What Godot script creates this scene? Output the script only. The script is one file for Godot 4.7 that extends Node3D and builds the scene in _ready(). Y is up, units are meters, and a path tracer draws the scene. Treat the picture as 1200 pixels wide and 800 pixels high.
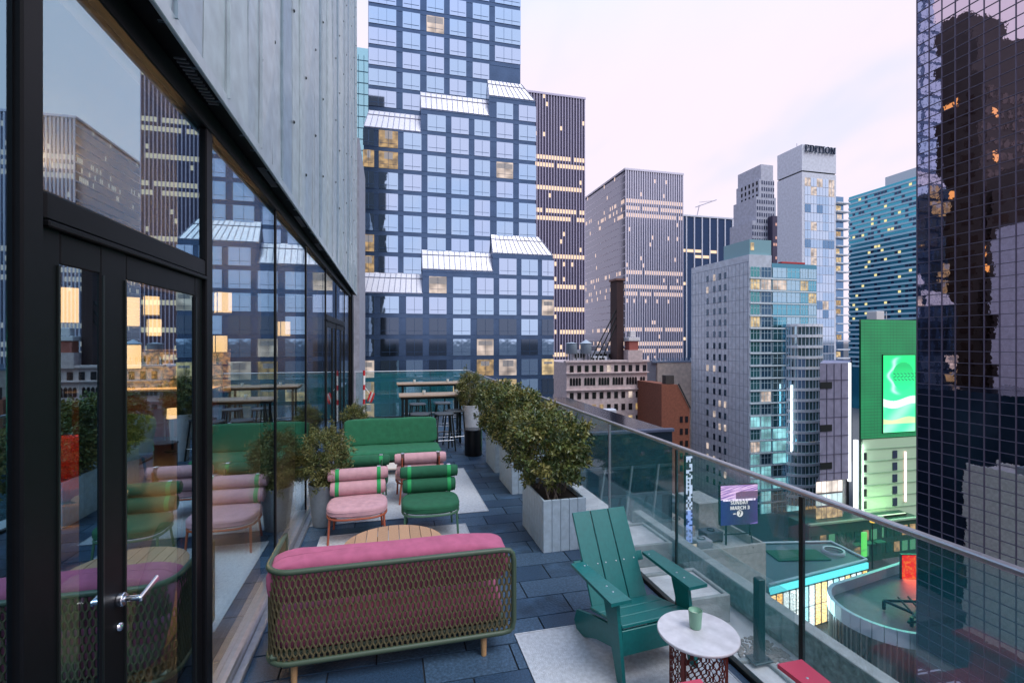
extends Node3D
# A dusk terrace high over a city square. Metres, y up; the terrace runs along -z.

var rng := RandomNumberGenerator.new()
var used := {}
var mats := {}
var tex := {}

class Geo:
	var v := PackedVector3Array()
	var n := PackedVector3Array()
	var c := PackedColorArray()
	var u := PackedVector2Array()
	var col := Color(1, 1, 1)
	var colored := false
	var mapped := false
	func put(a: Vector3, na: Vector3) -> void:
		v.append(a); n.append(na)
		if colored: c.append(col)
	func tri(a: Vector3, b: Vector3, d: Vector3) -> void:
		var m := (d - a).cross(b - a).normalized()
		put(a, m); put(b, m); put(d, m)
	func quad(a: Vector3, b: Vector3, d: Vector3, e: Vector3) -> void:
		tri(a, b, d); tri(a, d, e)
	# winding follows the given normals
	func trin(a: Vector3, b: Vector3, d: Vector3, na: Vector3, nb: Vector3, nd: Vector3) -> void:
		if (d - a).cross(b - a).dot(na + nb + nd) >= 0.0:
			put(a, na); put(b, nb); put(d, nd)
		else:
			put(a, na); put(d, nd); put(b, nb)
	# a quad that faces the given way
	func face(a: Vector3, b: Vector3, d: Vector3, e: Vector3, to: Vector3) -> void:
		if (d - a).cross(b - a).dot(to) >= 0.0: quad(a, b, d, e)
		else: quad(a, e, d, b)
	func grid(p: Array, m: Array) -> void:
		for i in p.size() - 1:
			for j in p[i].size() - 1:
				trin(p[i][j], p[i + 1][j], p[i + 1][j + 1], m[i][j], m[i + 1][j], m[i + 1][j + 1])
				trin(p[i][j], p[i + 1][j + 1], p[i][j + 1], m[i][j], m[i + 1][j + 1], m[i][j + 1])
	func box(at: Vector3, s: Vector3, b := Basis.IDENTITY) -> void:
		var h := s * 0.5
		for k in 3:
			for sg in [-1.0, 1.0]:
				var a := Vector3.ZERO; a[k] = h[k] * sg
				var p := Vector3.ZERO; p[(k + 1) % 3] = h[(k + 1) % 3]
				var q := Vector3.ZERO; q[(k + 2) % 3] = h[(k + 2) % 3]
				face(at + b * (a - p - q), at + b * (a + p - q), at + b * (a + p + q), at + b * (a - p + q), b * a)
	func span(lo: Vector3, hi: Vector3) -> void:
		box((lo + hi) * 0.5, hi - lo)
	# box with chamfered edges
	func cbox(at: Vector3, s: Vector3, ch: float, b := Basis.IDENTITY) -> void:
		var h := s * 0.5
		var f := func(x: float, y: float, z: float, k: int) -> Vector3:
			var p := Vector3(x * (h.x - ch), y * (h.y - ch), z * (h.z - ch))
			p[k] = Vector3(x, y, z)[k] * h[k]
			return at + b * p
		for k in 3:
			var i := (k + 1) % 3
			var j := (k + 2) % 3
			for sg in [-1.0, 1.0]:
				var w := []
				for t in [[-1, -1], [1, -1], [1, 1], [-1, 1]]:
					var e := Vector3.ZERO; e[k] = sg; e[i] = t[0]; e[j] = t[1]
					w.append(f.call(e.x, e.y, e.z, k))
				var o := Vector3.ZERO; o[k] = sg
				face(w[0], w[1], w[2], w[3], b * o)
		for k in 3:
			var i := (k + 1) % 3
			var j := (k + 2) % 3
			for si in [-1.0, 1.0]:
				for sj in [-1.0, 1.0]:
					var e0 := Vector3.ZERO; e0[k] = -1; e0[i] = si; e0[j] = sj
					var e1 := e0; e1[k] = 1
					var o := e0; o[k] = 0
					face(f.call(e0.x, e0.y, e0.z, i), f.call(e1.x, e1.y, e1.z, i), f.call(e1.x, e1.y, e1.z, j), f.call(e0.x, e0.y, e0.z, j), b * o)
		for x in [-1.0, 1.0]:
			for y in [-1.0, 1.0]:
				for z in [-1.0, 1.0]:
					var m := (b * Vector3(x, y, z)).normalized()
					trin(f.call(x, y, z, 0), f.call(x, y, z, 1), f.call(x, y, z, 2), m, m, m)
	func tube(path: Array, r: float, seg := 8, closed := false, r2 := -1.0) -> void:
		var p := []; var m := []
		var up := Vector3(0.13, 1, 0.07).normalized()
		var cnt := path.size()
		var last := Vector3.ZERO
		for i in cnt:
			var t: Vector3
			if closed: t = path[(i + 1) % cnt] - path[(i - 1 + cnt) % cnt]
			else: t = path[mini(i + 1, cnt - 1)] - path[maxi(i - 1, 0)]
			t = t.normalized()
			var x := t.cross(up)
			if last != Vector3.ZERO: x = last - t * last.dot(t)
			if x.length() < 0.01: x = t.cross(Vector3(1, 0, 0))
			x = x.normalized(); last = x
			var y := t.cross(x)
			var row := []; var rn := []
			var rr := r if r2 < 0.0 else lerpf(r, r2, float(i) / (cnt - 1))
			for k in seg + 1:
				var a := TAU * k / seg
				var d := x * cos(a) + y * sin(a)
				row.append(path[i] + d * rr); rn.append(d)
			p.append(row); m.append(rn)
		if closed: p.append(p[0]); m.append(m[0])
		grid(p, m)
		if not closed:
			for e in [0, cnt - 1]:
				var d: Vector3 = (path[0] - path[1]) if e == 0 else (path[cnt - 1] - path[cnt - 2])
				d = d.normalized()
				for k in seg: trin(path[e], p[e][k], p[e][k + 1], d, d, d)
	func cyl(a: Vector3, b: Vector3, r0: float, r1 := -1.0, seg := 12) -> void:
		tube([a, b], r0, seg, false, r0 if r1 < 0.0 else r1)
	# profile of (radius, along) turned round the axis of b.y
	func lathe(prof: Array, at := Vector3.ZERO, seg := 20, b := Basis.IDENTITY) -> void:
		var p := []; var m := []
		for i in prof.size():
			var t: Vector2 = prof[mini(i + 1, prof.size() - 1)] - prof[maxi(i - 1, 0)]
			var q := Vector2(t.y, -t.x).normalized()
			var row := []; var rn := []
			for k in seg + 1:
				var a := TAU * k / seg
				var d := Vector3(cos(a), 0, sin(a))
				row.append(at + b * (d * prof[i].x + Vector3(0, prof[i].y, 0)))
				rn.append(b * (d * q.x + Vector3(0, q.y, 0)).normalized())
			p.append(row); m.append(rn)
		grid(p, m)
	# superellipsoid: e near 1 is round, small e is boxy
	func pillow(at: Vector3, h: Vector3, e1: float, e2: float, b := Basis.IDENTITY, nu := 28, nv := 16, wob := 0.0, sd := 0) -> void:
		var ns := FastNoiseLite.new(); ns.seed = sd; ns.frequency = 3.0
		var p := []; var m := []
		for i in nv + 1:
			var t := -PI / 2 + PI * i / nv
			var row := []; var rn := []
			for k in nu + 1:
				var a := -PI + TAU * k / nu
				var ct := signf(cos(t)) * absf(cos(t)) ** e1
				var st := signf(sin(t)) * absf(sin(t)) ** e1
				var ca := signf(cos(a)) * absf(cos(a)) ** e2
				var sa := signf(sin(a)) * absf(sin(a)) ** e2
				var q := Vector3(h.x * ct * ca, h.y * st, h.z * ct * sa)
				var g := Vector3(signf(cos(a)) * absf(cos(t)) ** (2 - e1) * absf(cos(a)) ** (2 - e2) / h.x, signf(sin(t)) * absf(sin(t)) ** (2 - e1) / h.y, signf(sin(a)) * absf(cos(t)) ** (2 - e1) * absf(sin(a)) ** (2 - e2) / h.z)
				g = g.normalized()
				if wob > 0.0: q += g * wob * ns.get_noise_3dv(q + Vector3(sd, 0, 0))
				row.append(at + b * q); rn.append(b * g)
			p.append(row); m.append(rn)
		grid(p, m)
	# outline in the plane of b.x and b.y, pushed out along b.z
	func prism(o: PackedVector2Array, d: float, at: Vector3, b := Basis.IDENTITY) -> void:
		var ix := Geometry2D.triangulate_polygon(o)
		for i in range(0, ix.size(), 3):
			for s in [-0.5, 0.5]:
				var q := []
				for k in 3: q.append(at + b * Vector3(o[ix[i + k]].x, o[ix[i + k]].y, s * d))
				var m: Vector3 = b * Vector3(0, 0, s)
				trin(q[0], q[1], q[2], m.normalized(), m.normalized(), m.normalized())
		var area := 0.0
		for i in o.size(): area += o[i].cross(o[(i + 1) % o.size()])
		for i in o.size():
			var a := o[i]; var e := o[(i + 1) % o.size()]
			var out := Vector2(e.y - a.y, a.x - e.x) * signf(area)
			face(at + b * Vector3(a.x, a.y, -d / 2), at + b * Vector3(e.x, e.y, -d / 2), at + b * Vector3(e.x, e.y, d / 2), at + b * Vector3(a.x, a.y, d / 2), b * Vector3(out.x, out.y, 0))
	# an upright flat sheet with texture coordinates
	func sheet(at: Vector3, x: Vector3, y: Vector3) -> void:
		mapped = true
		var m := x.cross(y).normalized()
		var q := [[-.5, -.5], [-.5, .5], [.5, .5], [-.5, -.5], [.5, .5], [.5, -.5]]
		for s in q:
			put(at + x * s[0] + y * s[1], m); u.append(Vector2(s[0] + .5, .5 - s[1]))
	func mesh() -> ArrayMesh:
		var a := []; a.resize(Mesh.ARRAY_MAX)
		a[Mesh.ARRAY_VERTEX] = v; a[Mesh.ARRAY_NORMAL] = n
		if colored: a[Mesh.ARRAY_COLOR] = c
		if mapped: a[Mesh.ARRAY_TEX_UV] = u
		var m := ArrayMesh.new()
		m.add_surface_from_arrays(Mesh.PRIMITIVE_TRIANGLES, a)
		return m

# ---------------------------------------------------------------- naming
func numbered(s: String) -> String:
	used[s] = used.get(s, -1) + 1
	return s if used[s] == 0 else "%s_%03d" % [s, used[s]]
func tag(o: Node, label: String, category: String, group := "") -> Node:
	o.set_meta("label", label); o.set_meta("category", category)
	if group: o.set_meta("group", group)
	return o
func thing(called: String, label: String, category: String, at := Vector3.ZERO, turn := 0.0, group := "") -> Node3D:
	var o := Node3D.new(); o.name = numbered(called); add_child(o)
	o.position = at; o.rotation.y = turn
	tag(o, label, category, group)
	return o
func part(p: Node, called: String, m: Mesh, mt: Material, t := Transform3D.IDENTITY) -> MeshInstance3D:
	var o := MeshInstance3D.new(); o.name = called if p != self else numbered(called)
	o.mesh = m; o.material_override = mt; o.transform = t
	p.add_child(o, true)
	return o
func gpart(p: Node, called: String, g: Geo, mt: Material) -> MeshInstance3D:
	return part(p, called, g.mesh(), mt)
func structure(called: String, g: Geo, mt: Material) -> MeshInstance3D:
	var o := gpart(self, called, g, mt); o.set_meta("kind", "structure"); return o
func stuffed(o: Node) -> Node:
	o.set_meta("kind", "stuff"); return o
func copy(o: Node3D, at: Vector3, turn: float, label: String) -> Node3D:
	var r: Node3D = o.duplicate(); r.name = numbered(String(o.name)); add_child(r)
	r.position = at; r.rotation.y = turn; r.set_meta("label", label)
	return r
func sized(at: Vector3, s: Vector3, turn := 0.0) -> Transform3D:
	return Transform3D(Basis(Vector3.UP, turn) * Basis.from_scale(s), at)
var UNIT: Mesh
func unit() -> Mesh:
	if UNIT == null:
		var g := Geo.new(); g.box(Vector3.ZERO, Vector3.ONE); UNIT = g.mesh()
	return UNIT

# ---------------------------------------------------------------- materials
func noise_tex(key: String, freq: float, lo: float, hi: float, oct := 4, kind := FastNoiseLite.TYPE_SIMPLEX_SMOOTH, size := 512, sx := 1.0) -> Texture2D:
	if tex.has(key): return tex[key]
	var ns := FastNoiseLite.new(); ns.noise_type = kind; ns.frequency = freq; ns.fractal_octaves = oct; ns.seed = key.hash() % 9999
	var im := ns.get_seamless_image(size, size)
	im.convert(Image.FORMAT_RGB8)
	for y in size:
		for x in size:
			var t := lerpf(lo, hi, im.get_pixel(x, y).r)
			im.set_pixel(x, y, Color(t, t, t))
	tex[key] = ImageTexture.create_from_image(im)
	return tex[key]
func bump_tex(key: String, freq: float, strength: float, oct := 3, size := 512, kind := FastNoiseLite.TYPE_SIMPLEX_SMOOTH) -> Texture2D:
	if tex.has(key): return tex[key]
	var ns := FastNoiseLite.new(); ns.noise_type = kind; ns.frequency = freq; ns.fractal_octaves = oct; ns.seed = key.hash() % 9999
	var im := ns.get_seamless_image(size, size)
	im.convert(Image.FORMAT_RGBA8)
	im.bump_map_to_normal_map(strength)
	tex[key] = ImageTexture.create_from_image(im)
	return tex[key]
func M(key: String, lin: Color, rough := 0.7, metal := 0.0) -> StandardMaterial3D:
	if mats.has(key): return mats[key]
	var m := StandardMaterial3D.new(); m.resource_name = key
	m.albedo_color = lin.linear_to_srgb(); m.roughness = rough; m.metallic = metal
	mats[key] = m
	return m
func textured(m: StandardMaterial3D, t: Texture2D, scale: float, nt: Texture2D = null, ns := 1.0) -> StandardMaterial3D:
	m.albedo_texture = t; m.uv1_triplanar = true; m.uv1_world_triplanar = true; m.uv1_scale = Vector3.ONE * scale
	if nt: m.normal_enabled = true; m.normal_texture = nt; m.normal_scale = ns
	return m
func glow(key: String, lin: Color, energy: float, t: Texture2D = null, scale := 1.0) -> StandardMaterial3D:
	if mats.has(key): return mats[key]
	var m := M(key, Color(0.1, 0.1, 0.1), 0.3)
	m.emission_enabled = true; m.emission = lin.linear_to_srgb(); m.emission_energy_multiplier = energy * 0.7
	if t:
		m.emission_texture = t; m.emission_operator = BaseMaterial3D.EMISSION_OP_MULTIPLY
		m.uv1_triplanar = true; m.uv1_world_triplanar = true; m.uv1_scale = Vector3.ONE * scale
	return m
func pane(key: String, lin: Color, alpha: float) -> StandardMaterial3D:
	var m := M(key, lin, 0.02)
	m.transparency = BaseMaterial3D.TRANSPARENCY_ALPHA; m.albedo_color.a = alpha
	return m
# a mirror coating on clear glass: part of the light is thrown back, the rest passes
func coated(key: String, lin: Color, share: float) -> StandardMaterial3D:
	var m := M(key, lin, 0.01, 1.0)
	m.transparency = BaseMaterial3D.TRANSPARENCY_ALPHA; m.albedo_color.a = share
	m.albedo_texture = noise_tex("clear", 0.01, 1.0, 1.0, 1, FastNoiseLite.TYPE_SIMPLEX_SMOOTH, 8)
	return m
func area(at: Vector3, to: Vector3, size: Vector2, lin: Color, energy: float) -> void:
	var l := AreaLight3D.new(); l.name = numbered("area_lamp"); add_child(l)
	l.position = at; l.look_at_from_position(at, at + to, Vector3.UP if absf(to.y) < 0.9 else Vector3.RIGHT)
	l.area_size = size; l.light_color = lin.linear_to_srgb(); l.light_energy = energy; l.shadow_enabled = true
	l.area_range = 150.0
func omni(at: Vector3, lin: Color, energy: float, size := 0.1) -> void:
	var l := OmniLight3D.new(); l.name = numbered("lantern_lamp"); add_child(l)
	l.position = at; l.light_color = lin.linear_to_srgb(); l.light_energy = energy; l.light_size = size
	l.omni_range = 20.0; l.omni_attenuation = 2.0; l.shadow_enabled = true

# ---------------------------------------------------------------- order of work
func _ready() -> void:
	rng.seed = 7
	set_view()
	make_materials()
	terrace_floor()
	hotel()
	hotel_interior()
	railings()
	lower_ledge()
	city_ground()
	blue_tower()
	far_towers()
	apartment_block()
	edition_tower()
	teal_hotel()
	black_tower()
	brick_block()
	square_buildings()
	street_life()
	woven_sofa()
	lounge_chairs()
	back_sofa()
	plants()
	bar_corner()
	plank_chairs()
	small_things()

func set_view() -> void:
	var cam := Camera3D.new(); cam.name = "camera"; add_child(cam)
	cam.position = Vector3(0, 2.2, 0); cam.rotation_degrees = Vector3(0, -14.15, 0)
	cam.fov = 69.65; cam.near = 0.05; cam.far = 3000.0; cam.current = true
	var e := Environment.new()
	e.background_mode = Environment.BG_SKY
	e.tonemap_mode = Environment.TONE_MAPPER_LINEAR
	e.tonemap_exposure = 1.5
	e.sdfgi_enabled = true; e.ssao_enabled = true; e.ssil_enabled = true
	var pm := PanoramaSkyMaterial.new(); pm.panorama = sky_picture()
	var sk := Sky.new(); sk.sky_material = pm; e.sky = sk
	var w := WorldEnvironment.new(); w.name = "air"; w.environment = e; add_child(w)
	var sun := DirectionalLight3D.new(); sun.name = "sun"; add_child(sun)
	sun.rotation_degrees = Vector3(-56, 40, 0); sun.light_energy = 0.48; sun.light_angular_distance = 35.0
	sun.light_color = Color(1.0, 0.99, 0.98); sun.shadow_enabled = true

func sky_picture() -> Texture2D:
	var w := 1024; var h := 512
	var im := Image.create(w, h, false, Image.FORMAT_RGBF)
	var ns := FastNoiseLite.new(); ns.seed = 11; ns.frequency = 1.1; ns.fractal_octaves = 5
	for y in h:
		var el := PI / 2 - PI * (y + 0.5) / h
		for x in w:
			var az := TAU * x / w
			var d := Vector3(cos(el) * cos(az), sin(el), cos(el) * sin(az))
			var c: Color
			if d.y < 0.0:
				c = Color(0.11, 0.12, 0.16)
			else:
				var t := smoothstep(0.42, 0.9, d.y)
				c = Color(0.67, 0.60, 0.69).lerp(Color(0.42, 0.68, 1.15), t)
				var k := ns.get_noise_3d(d.x / (d.y + 0.35), d.z / (d.y + 0.35) * 2.2, 0.0)
				var cl := smoothstep(-0.15, 0.5, k)
				c = c.lerp(Color(0.68, 0.625, 0.70), cl * 0.45)
				var gap := smoothstep(0.05, 0.5, -k)
				c = c.lerp(Color(0.44, 0.52, 0.72), gap * 0.45 * smoothstep(0.0, 0.6, d.y + 0.15))
			im.set_pixel(x, y, c)
	return ImageTexture.create_from_image(im)

func make_materials() -> void:
	textured(M("stone", Color(0.058, 0.122, 0.215), 0.46), noise_tex("stone_stain", 0.012, 0.55, 1.0, 6), 0.55, bump_tex("stone_bump", 0.12, 2.5), 0.5)
	textured(M("stone_b", Color(0.042, 0.092, 0.170), 0.42), noise_tex("stone_grain", 0.06, 0.62, 1.0, 5), 1.7, bump_tex("stone_bump", 0.12, 2.5), 0.5)
	textured(M("stone_c", Color(0.074, 0.142, 0.235), 0.52), noise_tex("stone_grain", 0.06, 0.62, 1.0, 5), 1.1, bump_tex("stone_bump", 0.12, 2.5), 0.5)
	M("joint", Color(0.02, 0.024, 0.03), 0.95)
	textured(M("black_frame", Color(0.006, 0.0065, 0.008), 0.42, 0.0), noise_tex("fine", 0.03, 0.88, 1.0, 4), 0.8)
	textured(M("zinc", Color(0.52, 0.60, 0.65), 0.34, 0.4), noise_tex("streak", 0.02, 0.86, 1.0, 4), 0.5, bump_tex("sheet_bump", 0.012, 3.0, 2), 0.35)
	textured(M("zinc_b", Color(0.45, 0.55, 0.60), 0.30, 0.4), noise_tex("streak", 0.02, 0.86, 1.0, 4), 0.6, bump_tex("sheet_bump", 0.012, 3.0, 2), 0.35)
	textured(M("zinc_c", Color(0.52, 0.61, 0.65), 0.4, 0.3), noise_tex("streak", 0.02, 0.86, 1.0, 4), 0.45, bump_tex("sheet_bump", 0.012, 3.0, 2), 0.3)
	textured(M("zinc_d", Color(0.35, 0.46, 0.53), 0.28, 0.5), noise_tex("streak", 0.02, 0.86, 1.0, 4), 0.55, bump_tex("sheet_bump", 0.012, 3.0, 2), 0.3)
	mats.black_frame.metallic_specular = 0.25
	coated("facade_coat", Color(0.47, 0.80, 1.0), 0.48)
	pane("facade_glass", Color(0.0, 0.01, 0.01), 0.01)
	pane("rail_glass", Color(0.02, 0.36, 0.42), 0.14)
	textured(M("rail_metal", Color(0.55, 0.56, 0.60), 0.3, 0.85), noise_tex("fine", 0.03, 0.88, 1.0, 4), 1.0)
	textured(M("concrete", Color(0.36, 0.40, 0.40), 0.85), noise_tex("concrete_t", 0.02, 0.84, 1.0, 5), 0.7, bump_tex("stone_bump", 0.12, 2.5), 0.5)
	textured(M("membrane", Color(0.66, 0.67, 0.68), 0.8), noise_tex("concrete_t", 0.02, 0.84, 1.0, 5), 0.35)
	textured(M("rug", Color(0.64, 0.67, 0.72), 0.95), noise_tex("rug_t", 0.05, 0.84, 1.0, 5), 0.9, bump_tex("weave", 0.35, 4.0, 2), 0.9)
	textured(M("oak", Color(0.50, 0.29, 0.13), 0.5), noise_tex("fine", 0.03, 0.88, 1.0, 4), 3.0)
	textured(M("asphalt", Color(0.05, 0.055, 0.06), 0.6), noise_tex("concrete_t", 0.02, 0.84, 1.0, 5), 0.05)
	textured(M("pavement", Color(0.12, 0.13, 0.135), 0.8), noise_tex("concrete_t", 0.02, 0.84, 1.0, 5), 0.08)
	M("white_paint", Color(0.75, 0.75, 0.75), 0.6)
	M("dark_metal", Color(0.015, 0.02, 0.02), 0.4, 0.5)
	textured(M("grey_planter", Color(0.41, 0.52, 0.61), 0.5), noise_tex("fine", 0.03, 0.88, 1.0, 4), 0.7)
	textured(M("soil", Color(0.03, 0.022, 0.016), 0.95), noise_tex("stone_grain", 0.06, 0.62, 1.0, 5), 4.0)

# ---------------------------------------------------------------- terrace
func terrace_floor() -> void:
	var g := Geo.new()
	g.span(Vector3(-1.2, -0.3, -14.9), Vector3(2.36, -0.012, 3.0))
	var slab := structure("terrace_floor", g, mats.joint)
	var ms := []
	for k in 3:
		var q := Geo.new(); q.cbox(Vector3.ZERO, Vector3(1, 1, 1), 0.01); ms.append(q.mesh())
	var tones := [mats.stone, mats.stone_b, mats.stone_c]
	var z := -2.02
	var row := 0
	var rest := Geo.new()
	while z > -14.5:
		var x := -1.0 - (0.31 if row % 2 else 0.0) - 0.01
		var n := 0
		while x < 2.27:
			var a := maxf(x, -1.0); var b := minf(x + 0.62, 2.27)
			if b - a > 0.06:
				var s := Vector3(b - a - 0.012, 0.03, 0.278)
				var p := Vector3((a + b) / 2, -0.015 + rng.randf_range(-0.0016, 0.0012), z - 0.145)
				if z > -12.6:
					var pc := Geo.new()
					part(slab, "paver", ms[n % 3], tones[rng.randi() % 3], Transform3D(Basis.from_scale(s) * Basis(Vector3(1, 0, 0), rng.randf_range(-0.01, 0.01)), p))
				else:
					rest.cbox(p, s, 0.003)
			x += 0.62; n += 1
		z -= 0.29; row += 1
	z = -2.02 + 0.29
	row = 1
	while z < 2.9:
		var x := -1.01 - (0.31 if row % 2 else 0.0)
		while x < 2.27:
			var a := maxf(x, -1.0); var b := minf(x + 0.62, 2.27)
			if b - a > 0.06: rest.cbox(Vector3((a + b) / 2, -0.015, z - 0.145), Vector3(b - a - 0.012, 0.03, 0.278), 0.003)
			x += 0.62
		z += 0.29; row += 1
	stuffed(gpart(slab, "far_pavers", rest, mats.stone))

func rug(x0: float, x1: float, z0: float, z1: float, label: String) -> void:
	var o := Geo.new()
	var nx := 40; var nz := 40
	var ns := FastNoiseLite.new(); ns.seed = int(x0 * 77) + 5; ns.frequency = 1.2
	var p := []; var m := []
	for i in nx + 1:
		var r := []; var rn := []
		for k in nz + 1:
			var x := lerpf(x0, x1, float(i) / nx); var z := lerpf(z0, z1, float(k) / nz)
			var edge := i == 0 or i == nx or k == 0 or k == nz
			r.append(Vector3(x, 0.0035 if edge else 0.009 + 0.0018 * ns.get_noise_2d(x * 3, z * 3), z)); rn.append(Vector3.UP)
		p.append(r); m.append(rn)
	o.grid(p, m)
	var t := thing("rug", label, "rug", Vector3.ZERO, 0, "pale woven outdoor rugs")
	gpart(t, "pile", o, mats.rug)
	var b := Geo.new()
	for s in [[x0, z0, x1, z0], [x1, z0, x1, z1], [x1, z1, x0, z1], [x0, z1, x0, z0]]:
		b.tube([Vector3(s[0], 0.006, s[1]), Vector3(s[2], 0.006, s[3])], 0.005, 6)
	gpart(t, "bound_edge", b, mats.rug)

# ---------------------------------------------------------------- hotel front
func hotel() -> void:
	var t := thing("hotel_building", "hotel with black framed glass front below weathered zinc panels, along the terrace", "building")
	var fx := -1.01
	var fr: Material = mats.black_frame
	# upright posts: [z, width]
	var posts := [[0.35, 0.1], [-1.705, 0.09], [-3.14, 0.10], [-4.90, 0.05], [-6.62, 0.05], [-8.62, 0.06], [-10.3, 0.05], [-12.2, 0.06], [-14.0, 0.12]]
	for p in posts:
		var g := Geo.new(); g.cbox(Vector3(fx - 0.055, 1.72, p[0]), Vector3(0.13 if p[1] < 0.09 else 0.15, 3.36, p[1]), 0.006)
		gpart(t, "post", g, fr)
	var g := Geo.new()
	g.cbox(Vector3(fx - 0.05, 3.46, -6.2), Vector3(0.15, 0.12, 16.0), 0.006)
	gpart(t, "head_beam", g, fr)
	g = Geo.new()
	g.cbox(Vector3(fx - 0.04, 0.045, -8.5), Vector3(0.16, 0.09, 10.6), 0.01)
	g.cbox(Vector3(fx - 0.04, 0.045, -0.7), Vector3(0.16, 0.09, 1.8), 0.01)
	g.cbox(Vector3(fx + 0.07, 0.018, -8.5), Vector3(0.06, 0.035, 10.6), 0.008)
	gpart(t, "sill_track", g, mats.rail_metal)
	# panes
	var bays := [[0.30, -1.655, 0.09, 3.40], [-1.77, -3.09, 2.66, 3.40], [-3.19, -4.875, 0.09, 3.40], [-4.925, -6.595, 0.09, 3.40], [-6.645, -8.59, 0.09, 3.40], [-8.65, -10.275, 2.62, 3.40], [-10.325, -12.17, 2.62, 3.40], [-12.23, -13.94, 0.09, 3.40]]
	for b in bays:
		glass_bay(t, fx, b[0], b[1], b[2], b[3])
	# door sets
	door_set(t, fx, -1.765, -3.09, [[-1.86, -2.085], [-2.265, -2.975]], -2.235)
	door_set(t, fx, -8.65, -12.17, [[-8.8, -9.6], [-9.75, -10.2], [-10.4, -11.2], [-11.35, -12.05]], -9.68)
	# soffit and the zinc wall over it
	g = Geo.new()
	g.span(Vector3(-1.25, 3.525, -14.72), Vector3(-0.885, 3.56, 3.0))
	gpart(t, "soffit", g, fr)
	g = Geo.new()
	for z in [-1.1, -2.6, -4.1, -5.6, -7.1]:
		for k in 14: g.box(Vector3(-0.945, 3.522, z - k * 0.035), Vector3(0.05, 0.008, 0.012))
	gpart(t, "vent_slots", g, mats.rail_metal)
	g = Geo.new(); g.cbox(Vector3(-0.875, 3.53, -5.86), Vector3(0.02, 0.07, 17.7), 0.004)
	gpart(t, "drip_edge", g, mats.zinc)
	var z := 2.6
	var k := 0
	var rivets := Geo.new()
	var tones := [mats.zinc, mats.zinc_b, mats.zinc_c, mats.zinc_d]
	while z > -14.6:
		var wd := minf([0.34, 0.46, 0.26, 0.40, 0.30, 0.52, 0.36][k % 7], z + 14.72)
		var q := Geo.new()
		var rows := 8
		var pop := k % 5 == 2
		var pts := []
		for i in rows + 1:
			var y := 3.52 + (30.0 - 3.52) * pow(float(i) / rows, 1.7)
			var bow := 0.045 * sin(PI * clampf((y - 3.4) / (5.0 + k % 3 * 2.0), 0, 1)) if pop else 0.0
			pts.append([Vector3(-0.88 + rng.randf_range(0, 0.012), y, z - 0.006), Vector3(-0.88 + bow + rng.randf_range(0, 0.012), y, z - wd + 0.006)])
		for i in rows:
			var a: Array = pts[i]; var b: Array = pts[i + 1]
			if (i + k) % 2: q.tri(a[0], b[0], b[1]); q.tri(a[0], b[1], a[1])
			else: q.tri(a[0], b[0], a[1]); q.tri(b[0], b[1], a[1])
			q.face(a[0], b[0], b[0] - Vector3(0.05, 0, 0), a[0] - Vector3(0.05, 0, 0), Vector3(0, 0, 1))
			q.face(a[1], b[1], b[1] - Vector3(0.05, 0, 0), a[1] - Vector3(0.05, 0, 0), Vector3(0, 0, -1))
		if k % 2: q.box(Vector3(-0.862, 16.7, z - 0.014), Vector3(0.018, 26.3, 0.010))
		gpart(t, "zinc_panel", q, tones[(k * 7 + k / 3) % 4])
		for i in 9:
			var y := 4.0 + i * 1.05 + (k * 37 % 11) * 0.09
			rivets.lathe([Vector2(0.0, 0.014), Vector2(0.014, 0.010), Vector2(0.018, 0.0)], Vector3(-0.868, y, z - 0.035), 6, Basis(Vector3(0, 0, 1), -PI / 2))
		z -= wd; k += 1
	gpart(t, "panel_bolts", rivets, mats.dark_metal)
	g = Geo.new()
	g.span(Vector3(-14.0, 3.57, -14.66), Vector3(-0.96, 78.0, 3.0))
	g.span(Vector3(-14.0, -42.0, -14.9), Vector3(2.34, -0.47, 3.0))
	g.span(Vector3(-14.0, -0.46, -14.6), Vector3(-1.2, -0.05, 3.0))
	gpart(t, "tower_mass", g, textured(M("hotel_mass", Color(0.05, 0.06, 0.075), 0.4, 0.3), noise_tex("concrete_t", 0.02, 0.84, 1.0, 5), 0.1))
	g = Geo.new()
	g.span(Vector3(-1.4, 0.0, -14.64), Vector3(-0.96, 3.48, -14.08))
	gpart(t, "corner_pier", g, fr)

func glass_bay(t: Node, fx: float, za: float, zb: float, y0: float, y1: float) -> void:
	var g := Geo.new()
	var tilt := rng.randf_range(-0.0012, 0.0012)
	g.face(Vector3(fx, y0, za), Vector3(fx + tilt, y0, zb), Vector3(fx + tilt, y1, zb), Vector3(fx, y1, za), Vector3.RIGHT)
	var o := gpart(t, "window_pane", g, mats.facade_coat)
	g = Geo.new()
	g.face(Vector3(fx - 0.02, y0, za), Vector3(fx - 0.02, y0, zb), Vector3(fx - 0.02, y1, zb), Vector3(fx - 0.02, y1, za), Vector3.RIGHT)
	gpart(o, "inner_glass", g, mats.facade_glass)

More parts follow.
